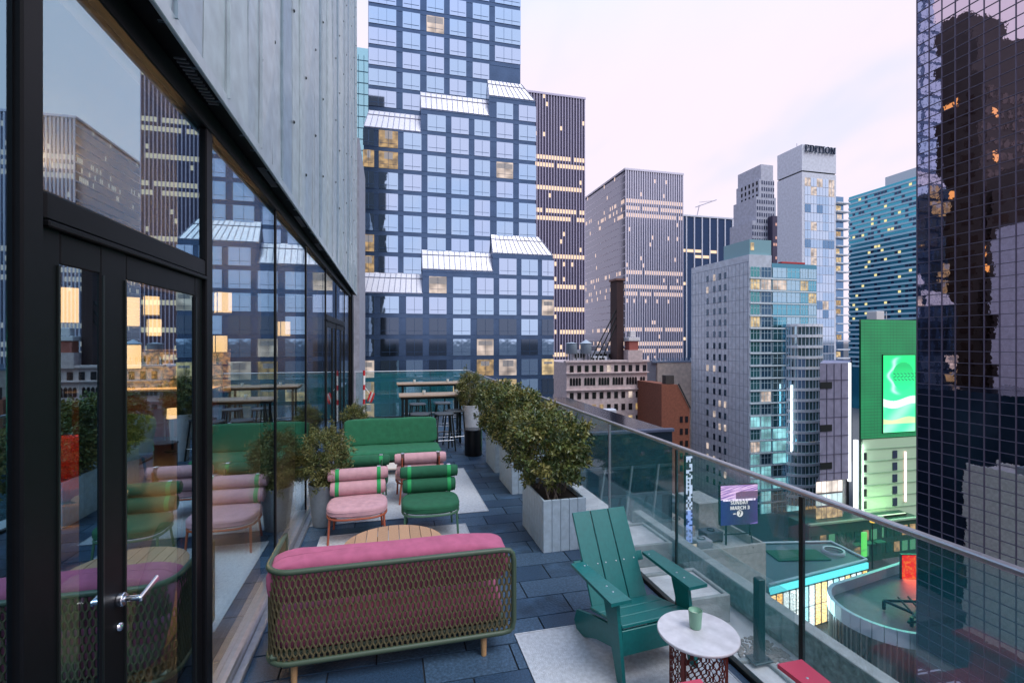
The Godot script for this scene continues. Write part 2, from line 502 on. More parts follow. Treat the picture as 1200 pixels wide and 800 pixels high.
func door_set(t: Node, fx: float, za: float, zb: float, lights: Array, hz: float) -> void:
	var d := Node3D.new(); d.name = "door"; t.add_child(d, true)
	var top := 2.66; var head := 2.445
	var fr: Material = mats.black_frame
	var g := Geo.new()
	g.cbox(Vector3(fx - 0.04, 2.61, (za + zb) / 2), Vector3(0.11, 0.09, za - zb), 0.008)
	g.cbox(Vector3(fx - 0.02, 2.555, (za + zb) / 2), Vector3(0.09, 0.02, za - zb), 0.004)
	gpart(d, "transom", g, fr)
	g = Geo.new()
	var edge := za
	for l in lights + [[zb, zb]]:
		if edge - l[0] > 0.005: g.cbox(Vector3(fx - 0.035, 1.285, (edge + l[0]) / 2), Vector3(0.07, 2.53, edge - l[0]), 0.006)
		edge = l[1]
	for l in lights:
		g.cbox(Vector3(fx - 0.035, 2.495, (l[0] + l[1]) / 2), Vector3(0.07, 0.1, l[0] - l[1]), 0.004)
		g.cbox(Vector3(fx - 0.035, 0.14, (l[0] + l[1]) / 2), Vector3(0.07, 0.24, l[0] - l[1]), 0.004)
	gpart(d, "leaf_frame", g, fr)
	g = Geo.new()
	for l in lights:
		for s in [[l[0], 1.0], [l[1], -1.0]]:
			g.box(Vector3(fx + 0.002, 1.35, s[0] + s[1] * 0.012), Vector3(0.006, 2.18, 0.010))
	gpart(d, "glazing_bead", g, mats.dark_metal)
	for l in lights:
		glass_bay(d, fx - 0.006, l[0], l[1], 0.26, head)
	if hz > -5:
		var h := Geo.new()
		h.lathe([Vector2(0, 0.022), Vector2(0.022, 0.020), Vector2(0.026, 0.016), Vector2(0.026, 0.0)], Vector3(fx + 0.002, 1.205, hz + 0.03), 20, Basis(Vector3(0, 0, 1), -PI / 2))
		h.cyl(Vector3(fx + 0.015, 1.205, hz + 0.03), Vector3(fx + 0.075, 1.205, hz + 0.03), 0.011, 0.011, 12)
		h.cbox(Vector3(fx + 0.075, 1.21, hz - 0.035), Vector3(0.014, 0.022, 0.15), 0.004, Basis(Vector3(1, 0, 0), 0.12))
		gpart(d, "handle", h, M("chrome", Color(0.75, 0.76, 0.8), 0.15, 1.0))
		h = Geo.new()
		h.lathe([Vector2(0, 0.012), Vector2(0.014, 0.010), Vector2(0.016, 0.0)], Vector3(fx + 0.002, 1.10, hz + 0.03), 14, Basis(Vector3(0, 0, 1), -PI / 2))
		gpart(d, "lock", h, mats.chrome)

# ---------------------------------------------------------------- inside the hotel
func hotel_interior() -> void:
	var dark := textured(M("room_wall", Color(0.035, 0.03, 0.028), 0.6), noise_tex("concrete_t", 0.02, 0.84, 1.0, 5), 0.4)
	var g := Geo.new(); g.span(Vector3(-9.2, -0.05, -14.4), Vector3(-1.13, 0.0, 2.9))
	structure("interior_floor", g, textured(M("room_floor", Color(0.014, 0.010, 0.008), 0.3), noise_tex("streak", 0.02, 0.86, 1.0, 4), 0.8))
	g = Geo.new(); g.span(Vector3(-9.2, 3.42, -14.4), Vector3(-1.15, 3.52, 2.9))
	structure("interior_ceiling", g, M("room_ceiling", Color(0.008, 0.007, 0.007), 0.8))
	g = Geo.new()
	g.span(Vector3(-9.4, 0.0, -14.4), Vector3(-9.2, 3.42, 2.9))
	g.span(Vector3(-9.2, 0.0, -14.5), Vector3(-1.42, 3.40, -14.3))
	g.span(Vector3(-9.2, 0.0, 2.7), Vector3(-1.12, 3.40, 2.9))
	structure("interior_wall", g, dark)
	# bar with bottles
	var b := thing("bar_counter", "dark wooden bar counter deep inside the hotel lounge", "bar", Vector3(-5.4, 0, -13.1))
	g = Geo.new(); g.cbox(Vector3(0, 0.53, 0), Vector3(2.8, 1.06, 0.4), 0.01); gpart(b, "body", g, M("bar_wood", Color(0.10, 0.03, 0.015), 0.4))
	g = Geo.new(); g.cbox(Vector3(0, 1.085, 0.05), Vector3(2.9, 0.05, 0.6), 0.01); gpart(b, "top", g, M("bar_top", Color(0.3, 0.25, 0.22), 0.2))
	var sh := thing("back_bar_shelf", "backlit shelves glowing warm behind the bar", "shelf", Vector3(-5.5, 0, -14.1))
	g = Geo.new(); g.span(Vector3(-1.5, 0.9, -0.12), Vector3(1.5, 2.0, -0.08)); gpart(sh, "light_panel", g, glow("bar_glow", Color(1.0, 0.46, 0.12), 0.7, noise_tex("shop_t", 0.03, 0.15, 1.3, 4), 0.5))
	for y in [0.9, 1.25, 1.6, 1.95]:
		g = Geo.new(); g.cbox(Vector3(0, y, 0.02), Vector3(3.1, 0.03, 0.24), 0.004); gpart(sh, "shelf_board", g, mats.bar_wood)
	area(Vector3(-5.5, 1.45, -13.95), Vector3(0, 0, 1), Vector2(2.9, 1.0), Color(1.0, 0.5, 0.16), 2.0)
	for i in 27:
		var q := Geo.new(); var hh := rng.randf_range(0.2, 0.29)
		q.lathe([Vector2(0, 0), Vector2(0.036, 0), Vector2(0.036, hh * 0.6), Vector2(0.013, hh * 0.75), Vector2(0.013, hh), Vector2(0, hh)], Vector3.ZERO, 8)
		var o := gpart(self, "bottle", q, [M("bottle_amber", Color(0.22, 0.08, 0.01), 0.1), M("bottle_clear", Color(0.45, 0.42, 0.36), 0.1), M("bottle_dark", Color(0.02, 0.04, 0.02), 0.1)][i % 3 if i % 5 else 1]); o.position = Vector3(-6.9 + (i / 3) * 0.33 + rng.randf_range(0, 0.12), [0.916, 1.266, 1.616][i % 3], -14.05)
		tag(o, "small bottle on the glowing shelves behind the bar", "bottle", "bottles behind the bar")
	var gs := thing("indoor_sofa", "dark green sofa just inside the glass by the door", "sofa", Vector3(-1.85, 0, -3.9), 0.3)
	var gsm := textured(M("indoor_green", Color(0.02, 0.10, 0.07), 0.85), noise_tex("fine", 0.03, 0.88, 1.0, 4), 2.0)
	g = Geo.new(); g.pillow(Vector3(0, 0.34, 0), Vector3(0.36, 0.10, 0.72), 0.35, 0.3, Basis.IDENTITY, 32, 12, 0.01, 3); gpart(gs, "seat_cushion", g, gsm)
	g = Geo.new(); g.pillow(Vector3(0.30, 0.56, 0), Vector3(0.10, 0.20, 0.70), 0.4, 0.3, Basis(Vector3(0, 0, 1), -0.12), 32, 12, 0.01, 5); gpart(gs, "back_cushion", g, gsm)
	for sx in [-1, 1]:
		for sz in [-1, 1]:
			g = Geo.new(); g.cyl(Vector3(sx * 0.28, 0, sz * 0.6), Vector3(sx * 0.28, 0.26, sz * 0.6), 0.016, 0.02, 8); gpart(gs, "leg", g, mats.oak)
	# paper lanterns
	var pl := [[-3.0, 2.55, -5.75, "alone in the narrow door light"], [-3.0, 2.55, -6.75, "at the left edge of the wide door light"], [-4.2, 2.85, -10.3, "highest of those in the wide door light"], [-4.6, 2.48, -11.4, "half way down in the wide door light"], [-3.6, 1.98, -8.2, "lowest of those in the wide door light"], [-2.7, 2.85, -9.2, "highest behind the second big pane"], [-3.4, 2.15, -11.4, "lowest behind the second big pane"], [-2.4, 2.5, -12.6, "at the far end of the lounge"]]
	var paper := glow("lantern_paper", Color(1.0, 0.62, 0.26), 2.0)
	for p in pl:
		var t := thing("paper_lantern", "warm box lantern in the lounge, " + p[3], "lantern", Vector3(p[0], p[1], p[2]), 0.5, "paper lanterns in the lounge")
		g = Geo.new(); g.cbox(Vector3.ZERO, Vector3(0.22, 0.34, 0.22), 0.01); gpart(t, "shade", g, paper)
		g = Geo.new()
		for sx in [-1, 1]:
			for sz in [-1, 1]: g.box(Vector3(sx * 0.113, 0, sz * 0.113), Vector3(0.014, 0.36, 0.014))
		for y in [-0.175, 0.175]: g.box(Vector3(0, y, 0), Vector3(0.245, 0.012, 0.245))
		gpart(t, "frame", g, mats.dark_metal)
		g = Geo.new(); g.cyl(Vector3(0, 0.18, 0), Vector3(0, 3.40 - p[1], 0), 0.006, 0.006, 6); gpart(t, "cord", g, mats.dark_metal)
		omni(Vector3(p[0], p[1], p[2]), Color(1.0, 0.6, 0.26), 1.2, 0.1)
	# easy chairs
	var cols := [["red", Color(0.5, 0.02, 0.015), Vector3(-3.9, 0, -7.3), 0.4], ["moss green", Color(0.06, 0.14, 0.03), Vector3(-4.3, 0, -9.3), -0.6], ["tan", Color(0.35, 0.18, 0.05), Vector3(-2.9, 0, -5.3), 1.9]]
	for c in cols:
		var t := thing("lounge_armchair", c[0] + " armchair inside the lounge behind the glass", "armchair", c[2], c[3], "armchairs inside the lounge")
		var m := textured(M("room_" + c[0], c[1], 0.9), noise_tex("fine", 0.03, 0.88, 1.0, 4), 2.0)
		g = Geo.new(); g.pillow(Vector3(0, 0.36, 0.05), Vector3(0.34, 0.1, 0.33), 0.4, 0.5); gpart(t, "seat", g, m)
		g = Geo.new(); g.pillow(Vector3(0, 0.66, -0.32), Vector3(0.38, 0.32, 0.09), 0.5, 0.5, Basis(Vector3(1, 0, 0), -0.2)); gpart(t, "backrest", g, m)
		for s in [-1, 1]:
			g = Geo.new(); g.pillow(Vector3(s * 0.38, 0.48, 0), Vector3(0.07, 0.14, 0.34), 0.5, 0.5); gpart(t, "armrest", g, m)
			for q in [-1, 1]:
				g = Geo.new(); g.cyl(Vector3(s * 0.3, 0, q * 0.28), Vector3(s * 0.28, 0.3, q * 0.24), 0.016, 0.022, 8); gpart(t, "leg", g, mats.dark_metal)
	var lt := thing("side_table", "round side table with a pale top inside the lounge", "table", Vector3(-3.1, 0, -6.4))
	g = Geo.new(); g.lathe([Vector2(0, 0.50), Vector2(0.24, 0.50), Vector2(0.25, 0.49), Vector2(0.25, 0.47), Vector2(0, 0.47)], Vector3.ZERO, 24); gpart(lt, "top", g, M("table_stone", Color(0.4, 0.36, 0.3), 0.3))
	g = Geo.new(); g.cyl(Vector3(0, 0.01, 0), Vector3(0, 0.47, 0), 0.03, 0.03, 10); g.lathe([Vector2(0, 0.02), Vector2(0.15, 0.015), Vector2(0.16, 0)], Vector3.ZERO, 20); gpart(lt, "base", g, mats.dark_metal)
	var tl := thing("table_lamp", "tiny lit lamp glowing low in the lounge", "lamp", Vector3(-4.2, 0, -11.2))
	g = Geo.new(); g.lathe([Vector2(0, 0.86), Vector2(0.09, 0.86), Vector2(0.1, 0.66), Vector2(0, 0.66)], Vector3.ZERO, 16); gpart(tl, "shade", g, paper)
	g = Geo.new(); g.cyl(Vector3.ZERO, Vector3(0, 0.66, 0), 0.02, 0.02, 8); g.lathe([Vector2(0, 0.03), Vector2(0.14, 0.02), Vector2(0.15, 0)], Vector3.ZERO, 16); gpart(tl, "stand", g, mats.dark_metal)
	omni(Vector3(-4.2, 0.76, -11.2), Color(1.0, 0.6, 0.26), 0.25, 0.08)
	var jr := thing("jute_rug", "golden jute rug on the lounge floor inside the door", "rug")
	g = Geo.new()
	for i in 26:
		g.cbox(Vector3(-2.45, 0.008, -2.6 - i * 0.09), Vector3(1.8, 0.014, 0.084), 0.005)
	gpart(jr, "braid", g, textured(M("jute", Color(0.42, 0.25, 0.07), 0.9), noise_tex("rug_t", 0.05, 0.84, 1.0, 5), 3.0, bump_tex("weave", 0.35, 4.0, 2), 1.0))
	omni(Vector3(-2.4, 3.2, -4.0), Color(1.0, 0.66, 0.32), 1.0, 0.06)
	var dl := thing("ceiling_spotlight", "small round spotlight in the lounge ceiling behind the door", "spotlight", Vector3(-2.4, 3.36, -4.0))
	g = Geo.new(); g.lathe([Vector2(0, 0), Vector2(0.07, 0), Vector2(0.08, 0.04), Vector2(0, 0.04)], Vector3.ZERO, 16); gpart(dl, "trim", g, mats.dark_metal)
	g = Geo.new(); g.lathe([Vector2(0, -0.004), Vector2(0.05, -0.004), Vector2(0.05, -0.001)], Vector3.ZERO, 16); gpart(dl, "lens", g, glow("spot_lens", Color(1.0, 0.7, 0.4), 2.0))

# ---------------------------------------------------------------- railings and the roof just outside
func railings() -> void:
	var t := thing("glass_railing", "long glass railing with a flat metal cap along the terrace edge", "railing")
	var rx := 2.30
	var zs := [0.2, -1.06, -2.32, -3.58, -4.84, -6.1, -7.36, -8.62, -9.9, -11.2, -12.5, -13.6, -14.62]
	for i in zs.size() - 1:
		var g := Geo.new(); g.cbox(Vector3(rx, 0.67, (zs[i] + zs[i + 1]) / 2), Vector3(0.014, 1.30, zs[i] - zs[i + 1] - 0.016), 0.003)
		gpart(t, "glass_panel", g, mats.rail_glass)
	for i in zs.size() - 1:
		var wide := 0.026 if i == 2 else 0.010
		var g := Geo.new(); g.cbox(Vector3(rx, 0.66, zs[i]), Vector3(0.026, 1.30, wide), 0.003)
		gpart(t, "post", g, mats.dark_metal if i < 4 else mats.rail_metal)
	var g := Geo.new(); g.cbox(Vector3(rx, 1.337, -7.2), Vector3(0.044, 0.026, 14.9), 0.006); gpart(t, "top_cap", g, mats.rail_metal)
	g = Geo.new(); g.cbox(Vector3(rx, 0.012, -7.2), Vector3(0.05, 0.03, 14.9), 0.004); gpart(t, "shoe", g, mats.dark_metal)
	t = thing("end_railing", "short glass railing with thin pale cap across the far terrace end", "railing")
	for i in 3:
		g = Geo.new(); g.cbox(Vector3(-0.38 + i * 1.06, 0.67, -14.66), Vector3(1.045, 1.30, 0.014), 0.003); gpart(t, "glass_panel", g, mats.rail_glass)
	g = Geo.new(); g.cbox(Vector3(0.69, 1.337, -14.66), Vector3(3.25, 0.022, 0.036), 0.005); gpart(t, "top_cap", g, M("pale_metal", Color(0.7, 0.75, 0.78), 0.3, 0.4))
	g = Geo.new(); g.cbox(Vector3(0.69, 0.012, -14.66), Vector3(3.25, 0.03, 0.05), 0.004); gpart(t, "shoe", g, mats.dark_metal)

func lower_ledge() -> void:
	var g := Geo.new(); g.span(Vector3(2.37, -0.6, -8.6), Vector3(3.32, -0.35, 2.0))
	g.span(Vector3(2.37, -42.0, -8.6), Vector3(3.30, -0.61, 2.0))
	structure("lower_roof", g, mats.membrane)
	var t := thing("roof_parapet", "stained concrete parapet along the lower roof outside the railing", "parapet")
	g = Geo.new()
	for i in 6: g.cbox(Vector3(3.25, -0.22, 1.1 - i * 1.3), Vector3(0.10, 0.255, 1.29), 0.008)
	gpart(t, "wall", g, textured(M("stained", Color(0.34, 0.42, 0.41), 0.9), noise_tex("drips", 0.03, 0.6, 1.0, 5), 0.9))
	g = Geo.new(); g.cbox(Vector3(3.25, -0.082, -2.1), Vector3(0.12, 0.02, 7.8), 0.005); gpart(t, "coping", g, mats.concrete)
	var bx := [[2.42, 3.16, -5.66, -5.0, "farthest"], [2.42, 3.02, -4.40, -3.84, "middle"], [2.40, 2.68, -3.06, -2.3, "nearest"]]
	for b in bx:
		t = thing("roof_curb", b[4] + " concrete curb box with white infill outside the glass railing", "roof curb", Vector3.ZERO, 0, "concrete curb boxes on the lower roof")
		g = Geo.new()
		var lo := Vector3(b[0], -0.35, b[2]); var hi := Vector3(b[1], -0.10, b[3]); var w := 0.04
		g.cbox(Vector3((lo.x + hi.x) / 2, -0.225, hi.z - w / 2), Vector3(hi.x - lo.x, 0.25, w), 0.006)
		g.cbox(Vector3((lo.x + hi.x) / 2, -0.225, lo.z + w / 2), Vector3(hi.x - lo.x, 0.25, w), 0.006)
		g.cbox(Vector3(lo.x + w / 2, -0.225, (lo.z + hi.z) / 2), Vector3(w, 0.25, hi.z - lo.z - 2 * w - 0.004), 0.006)
		g.cbox(Vector3(hi.x - w / 2, -0.225, (lo.z + hi.z) / 2), Vector3(w, 0.25, hi.z - lo.z - 2 * w - 0.004), 0.006)
		gpart(t, "curb", g, mats.concrete)
		g = Geo.new(); g.span(Vector3(lo.x + w, -0.34, lo.z + w), Vector3(hi.x - w, -0.125, hi.z - w)); gpart(t, "infill", g, mats.membrane)
	t = thing("short_post", "short dark steel post on a base plate standing on the nearest curb box", "post", Vector3(2.60, -0.1, -3.0))
	g = Geo.new(); g.cbox(Vector3(0, 0.30, 0), Vector3(0.06, 0.585, 0.06), 0.006); gpart(t, "shaft", g, M("post_green", Color(0.012, 0.04, 0.045), 0.35, 0.4))
	g = Geo.new(); g.cbox(Vector3(0, 0.007, 0), Vector3(0.15, 0.014, 0.11), 0.003)
	for s in [-1, 1]: g.cyl(Vector3(s * 0.055, 0.014, 0.03), Vector3(s * 0.055, 0.026, 0.03), 0.008, 0.008, 6)
	gpart(t, "base_plate", g, mats.post_green)
	t = thing("low_glass_screen", "low clear glass screen running back from the short post", "glass screen")
	g = Geo.new(); g.cbox(Vector3(3.10, 0.0, -4.6), Vector3(0.012, 0.42, 2.8), 0.003); gpart(t, "glass_panel", g, mats.rail_glass)
	var m := Geo.new()
	for i in 6: m.cbox(Vector3(2.93, -0.33, -2.2 - i * 0.1), Vector3(0.42, 0.035, 0.08), 0.006)
	tag(gpart(self, "deck_grating", m, mats.dark_metal), "strip of dark slats on the lower roof by the nearest curb box", "grating")
	m = Geo.new()
	for i in 500:
		var p := Vector3(rng.randf_range(2.76, 3.15), -0.347, rng.randf_range(-3.6, -2.85))
		var s := rng.randf_range(0.010, 0.024)
		m.pillow(p, Vector3(s, s * 0.6, s * 0.9), 0.8, 0.8, Basis(Vector3.UP, rng.randf() * 6.0), 6, 4)
	var gr := gpart(self, "gravel", m, textured(M("gravel", Color(0.36, 0.33, 0.30), 0.9), noise_tex("stone_grain", 0.06, 0.62, 1.0, 5), 2.0))
	stuffed(tag(gr, "loose gravel patch on the lower roof beside the short post", "gravel"))

# ---------------------------------------------------------------- city
func city_ground() -> void:
	var g := Geo.new(); g.face(Vector3(-900, -42, -900), Vector3(900, -42, -900), Vector3(900, -42, 400), Vector3(-900, -42, 400), Vector3.UP)
	structure("ground", g, mats.pavement)
	g = Geo.new()
	g.face(Vector3(20, -41.99, -59), Vector3(140, -41.99, -62), Vector3(140, -41.99, 60), Vector3(20, -41.99, 60), Vector3.UP)
	g.face(Vector3(77, -41.99, -63), Vector3(97, -41.99, -63), Vector3(97, -41.99, -300), Vector3(77, -41.99, -300), Vector3.UP)
	structure("street", g, mats.asphalt)
	g = Geo.new()
	for r in 3:
		for i in 14:
			var p := Vector3(50 + i * 2.0, -41.984, -57.5 + r * 3.4 + i * -0.12)
			g.face(p, p + Vector3(1.1, 0, -0.05), p + Vector3(1.1, 0, 0.25), p + Vector3(0, 0, 0.3), Vector3.UP)
	for i in 3:
		var p := Vector3(48, -41.984, -50 + i * 2.2)
		g.face(p, p + Vector3(30, 0, -1.6), p + Vector3(30, 0, -1.3), p + Vector3(0, 0, 0.3), Vector3.UP)
	structure("road_marking", g, mats.white_paint)

func lit_mats() -> Array:
	return [glow("lit_a", Color(1.0, 0.72, 0.34), 0.8, noise_tex("room_t", 0.01, 0.5, 1.1, 2), 0.11), glow("lit_b", Color(1.0, 0.62, 0.22), 0.5, noise_tex("room_t", 0.01, 0.5, 1.1, 2), 0.16), glow("lit_c", Color(1.0, 0.80, 0.68), 0.8, noise_tex("room_t", 0.01, 0.5, 1.1, 2), 0.07)]

func blue_tower() -> void:
	var t := thing("blue_office_tower", "broad blue glass office tower stepped by white sloping skylights, beyond the terrace end", "building")
	var clad := textured(M("blue_clad", Color(0.095, 0.165, 0.29), 0.16, 0.75), noise_tex("fine", 0.03, 0.88, 1.0, 4), 0.02)
	var glass := M("blue_pane", Color(0.47, 0.66, 0.86), 0.03, 0.95)
	glass.normal_enabled = true; glass.normal_texture = bump_tex("ripple", 0.008, 2.0, 2); glass.normal_scale = 0.12
	glass.uv1_triplanar = true; glass.uv1_world_triplanar = true; glass.uv1_scale = Vector3.ONE * 0.15
	var glass2 := M("blue_pane_b", Color(0.53, 0.68, 0.88), 0.03, 0.95)
	var bar := M("blue_bar", Color(0.05, 0.11, 0.22), 0.4, 0.4)
	var lit := lit_mats()
	var dim := M("dim_pane", Color(0.10, 0.14, 0.20), 0.05, 0.9)
	# body: three tiers, each in three bays whose tops step up to the right
	var g := Geo.new()
	g.span(Vector3(-3.3, -42, -122), Vector3(23.25, 88, -86.0))
	gpart(t, "upper_body", g, clad)
	var xs := [-3.95, 5.35, 17.15, 25.6]; var tops := [37.6, 41.7, 45.3]
	for i in 3:
		g = Geo.new(); g.span(Vector3(xs[i], -42, -86.0), Vector3(xs[i + 1], tops[i], -84.4)); gpart(t, "middle_body", g, clad)
	g = Geo.new(); g.span(Vector3(23.3, -42, -120), Vector3(25.6, tops[2], -86.02)); gpart(t, "middle_body", g, clad)
	var xl := [-4.6, 5.5, 17.45, 28.4]; var tl := [10.1, 14.2, 17.4]
	for i in 3:
		g = Geo.new(); g.span(Vector3(xl[i], -42, -84.4), Vector3(xl[i + 1], tl[i], -82.8)); gpart(t, "lower_body", g, clad)
	g = Geo.new(); g.span(Vector3(25.65, -42, -118), Vector3(28.4, tl[2], -84.42)); gpart(t, "lower_body", g, clad)
	# sloping skylights
	var sky := textured(M("skylight_glass", Color(0.78, 0.76, 0.82), 0.3, 0.15), noise_tex("fine", 0.03, 0.88, 1.0, 4), 0.2)
	for k in 2:
		for i in 3:
			var X: Array = xs if k == 0 else xl
			var low: float = tops[i] if k == 0 else tl[i]
			var z1 := -84.4 if k == 0 else -82.8
			var z0 := z1 - 1.6
			var inset := 2.2 if i == 2 else 0.0
			var insl := 0.8 if i == 0 else 0.0
			var a := Vector3(X[i], low, z1); var b := Vector3(X[i + 1], low, z1)
			var c := Vector3(X[i + 1] - inset, low + 3.55, z0 + 0.03); var d := Vector3(X[i] + insl, low + 3.55, z0 + 0.03)
			g = Geo.new(); g.face(a, b, c, d, Vector3(0, 0.5, 1))
			g.face(b, c, Vector3(c.x, low, z0), Vector3(b.x, low, z0), Vector3(1, 0, 0))
			g.face(a, d, Vector3(d.x, low, z0), Vector3(a.x, low, z0), Vector3(-1, 0, 0))
			var o := gpart(t, "skylight", g, sky)
			g = Geo.new()
			var nb := int((X[i + 1] - X[i]) / 0.9)
			for q in nb + 1:
				var f := float(q) / nb
				g.tube([a.lerp(b, f) + Vector3(0, 0.04, 0.04), d.lerp(c, f) + Vector3(0, 0.04, 0.04)], 0.05, 4)
			for f in [0.02, 0.75]:
				g.tube([a.lerp(d, f) + Vector3(0, 0.04, 0.04), b.lerp(c, f) + Vector3(0, 0.04, 0.04)], 0.06, 4)
			gpart(o, "glazing_bars", g, M("sky_bar", Color(0.30, 0.32, 0.42), 0.4, 0.5))
	# windows
	var A := [[-3.07, 1.12], [2.54, 5.13], [6.59, 9.24], [10.58, 13.14], [14.66, 17.28], [18.68, 23.12]]
	var B := [[-3.9, -2.47], [-1.38, 1.38], [2.64, 5.25], [6.61, 9.36], [10.68, 13.34], [14.69, 17.1], [18.64, 21.28], [22.69, 25.54]]
	var C := [[-4.54, -2.42], [-1.08, 1.49], [3.0, 5.36], [6.77, 9.32], [10.76, 13.38], [14.85, 17.4], [18.74, 21.49], [22.72, 25.37], [26.5, 28.35]]
	var lines := Geo.new()
	for tier in [[A, -86.0, 52.52, -4, 9, [41.2, 45.3, 48.9]], [B, -84.4, 34.65, -7, 4, tops], [C, -82.8, 6.92, -6, 4, tl]]:
		for ci in tier[0].size():
			var c: Array = tier[0][ci]
			var mid: float = (c[0] + c[1]) / 2
			var bay := 0 if mid < 5.4 else 1 if mid < 17.3 else 2
			for r in range(tier[3], tier[4]):
				var y: float = tier[2] + r * 3.49
				var top: float = tier[5][bay]
				if tier[1] == -86.0:
					if y < top + 0.2: continue
				elif y + 2.6 > top - 0.2: continue
				if tier[1] == -84.4 and y < [13.2, 16.8, 20.4][bay]: continue
				var m: Material = glass if rng.randf() < 0.6 else glass2
				var p := rng.randf()
				if tier[1] == -82.8 and y < 5.0:
					m = lit[rng.randi() % 3] if p < 0.3 else dim if p < 0.6 else glass
				elif tier[1] == -82.8:
					if p < 0.14: m = lit[2]
				elif ci < 2 and tier[1] == -84.4:
					if p < 0.3: m = lit[1]
				elif p < 0.05: m = lit[2]
				var o := part(t, "window", unit(), m, sized(Vector3(mid, y + 1.28, tier[1] + 0.05 + rng.randf_range(-0.008, 0.008)), Vector3(c[1] - c[0] + 0.34, 2.78, 0.1), rng.randf_range(-0.003, 0.003)))
				if m in lit: part(o, "blind", unit(), M("blind", Color(0.5, 0.46, 0.42), 0.8), Transform3D(Basis.from_scale(Vector3(rng.randf_range(0.3, 0.96), rng.randf_range(0.12, 0.5), 0.3)), Vector3(rng.randf_range(-0.02, 0.02), 0.5, 0.42) - Vector3(0, 0.25, 0)))
				var nm := 3 if c[1] - c[0] > 3.5 else 2
				for q in range(1, nm): lines.box(Vector3(lerpf(c[0], c[1], float(q) / nm), y + 1.28, tier[1] + 0.12), Vector3(0.045, 2.56, 0.05))
				lines.box(Vector3(mid, y + 0.55, tier[1] + 0.12), Vector3(c[1] - c[0], 0.045, 0.05))
		for r in range(tier[3], tier[4] + 1):
			for e in [-0.08, -0.86]:
				var y2: float = tier[2] + r * 3.49 + e
				for bay in 3:
					var X: Array = [-3.2, 5.4, 17.2, 23.2] if tier[1] == -86.0 else xs if tier[1] == -84.4 else xl
					var top: float = tier[5][bay]
					if tier[1] == -86.0 and y2 < top + 0.5: continue
					if tier[1] != -86.0 and (y2 > top - 0.1 or (tier[1] == -84.4 and y2 < [13.9, 17.9, 21.1][bay])): continue
					lines.box(Vector3((X[bay] + X[bay + 1]) / 2, y2, tier[1] + 0.02), Vector3(X[bay + 1] - X[bay] - 0.02, 0.05, 0.06))
	stuffed(gpart(t, "mullions", lines, bar))
	g = Geo.new()
	for r in 24: g.box(Vector3(23.27, 51.0 + r * 1.5, -104), Vector3(0.06, 0.9, 34))
	gpart(t, "side_windows", g, dim)

# slab tower with close upright fins on its front and on the side towards the square
func fin_tower(t: Node3D, lo: Vector3, hi: Vector3, pitch: float, fin: float, body: Material, finm: Material, floor_h: float, litrows: Array, litm: Material, flank := true) -> void:
	var g := Geo.new(); g.span(lo, hi); gpart(t, "body", g, body)
	var f := Geo.new()
	var nx := int((hi.x - lo.x) / pitch)
	for i in nx + 1: f.box(Vector3(lo.x + (hi.x - lo.x) * i / nx, (lo.y + hi.y) / 2 + 0.5, hi.z + 0.25), Vector3(fin, hi.y - lo.y, 0.5))
	var nz := int((hi.z - lo.z) / pitch)
	for i in (nz if flank else 0): f.box(Vector3(lo.x - 0.25, (lo.y + hi.y) / 2 + 0.5, hi.z - (hi.z - lo.z) * i / nz), Vector3(0.5, hi.y - lo.y, fin))
	f.box(Vector3((lo.x + hi.x) / 2 - 0.1, hi.y + 0.9, hi.z - (hi.z - lo.z) / 2), Vector3(hi.x - lo.x + 1.2, 1.0, hi.z - lo.z + 1.2))
	stuffed(gpart(t, "fins", f, finm))
	var l := Geo.new()
	for r in litrows:
		for i in nx:
			if rng.randf() < r[1]:
				l.box(Vector3(lo.x + (i + 0.5) * (hi.x - lo.x) / nx, hi.y - r[0] * floor_h, hi.z + 0.02), Vector3(pitch - fin, floor_h * 0.55, 0.06))
		for i in nz:
			if rng.randf() < r[1] * 0.3:
				l.box(Vector3(lo.x - 0.02, hi.y - r[0] * floor_h, hi.z - (i + 0.5) * (hi.z - lo.z) / nz), Vector3(0.06, floor_h * 0.55, pitch - fin))
	stuffed(gpart(t, "lit_windows", l, litm))
	var s := Geo.new(); var f2 := Geo.new()
	var ny := int((hi.y - lo.y) / floor_h)
	for r in ny:
		s.box(Vector3((lo.x + hi.x) / 2, hi.y - r * floor_h - floor_h * 0.5, hi.z + 0.01), Vector3(hi.x - lo.x, floor_h * 0.3, 0.08))
		(s if flank else f2).box(Vector3(lo.x - 0.01, hi.y - r * floor_h - floor_h * 0.5, (lo.z + hi.z) / 2), Vector3(0.08, floor_h * (0.3 if flank else 0.16), hi.z - lo.z))
	gpart(t, "spandrels", s, body)
	if not flank: gpart(t, "floor_lines", f2, finm)

func rows(n: int, base: float, full: Array) -> Array:
	var a := []
	for i in n: a.append([i + 0.1, 0.95 if i in full else base * rng.randf()])
	return a

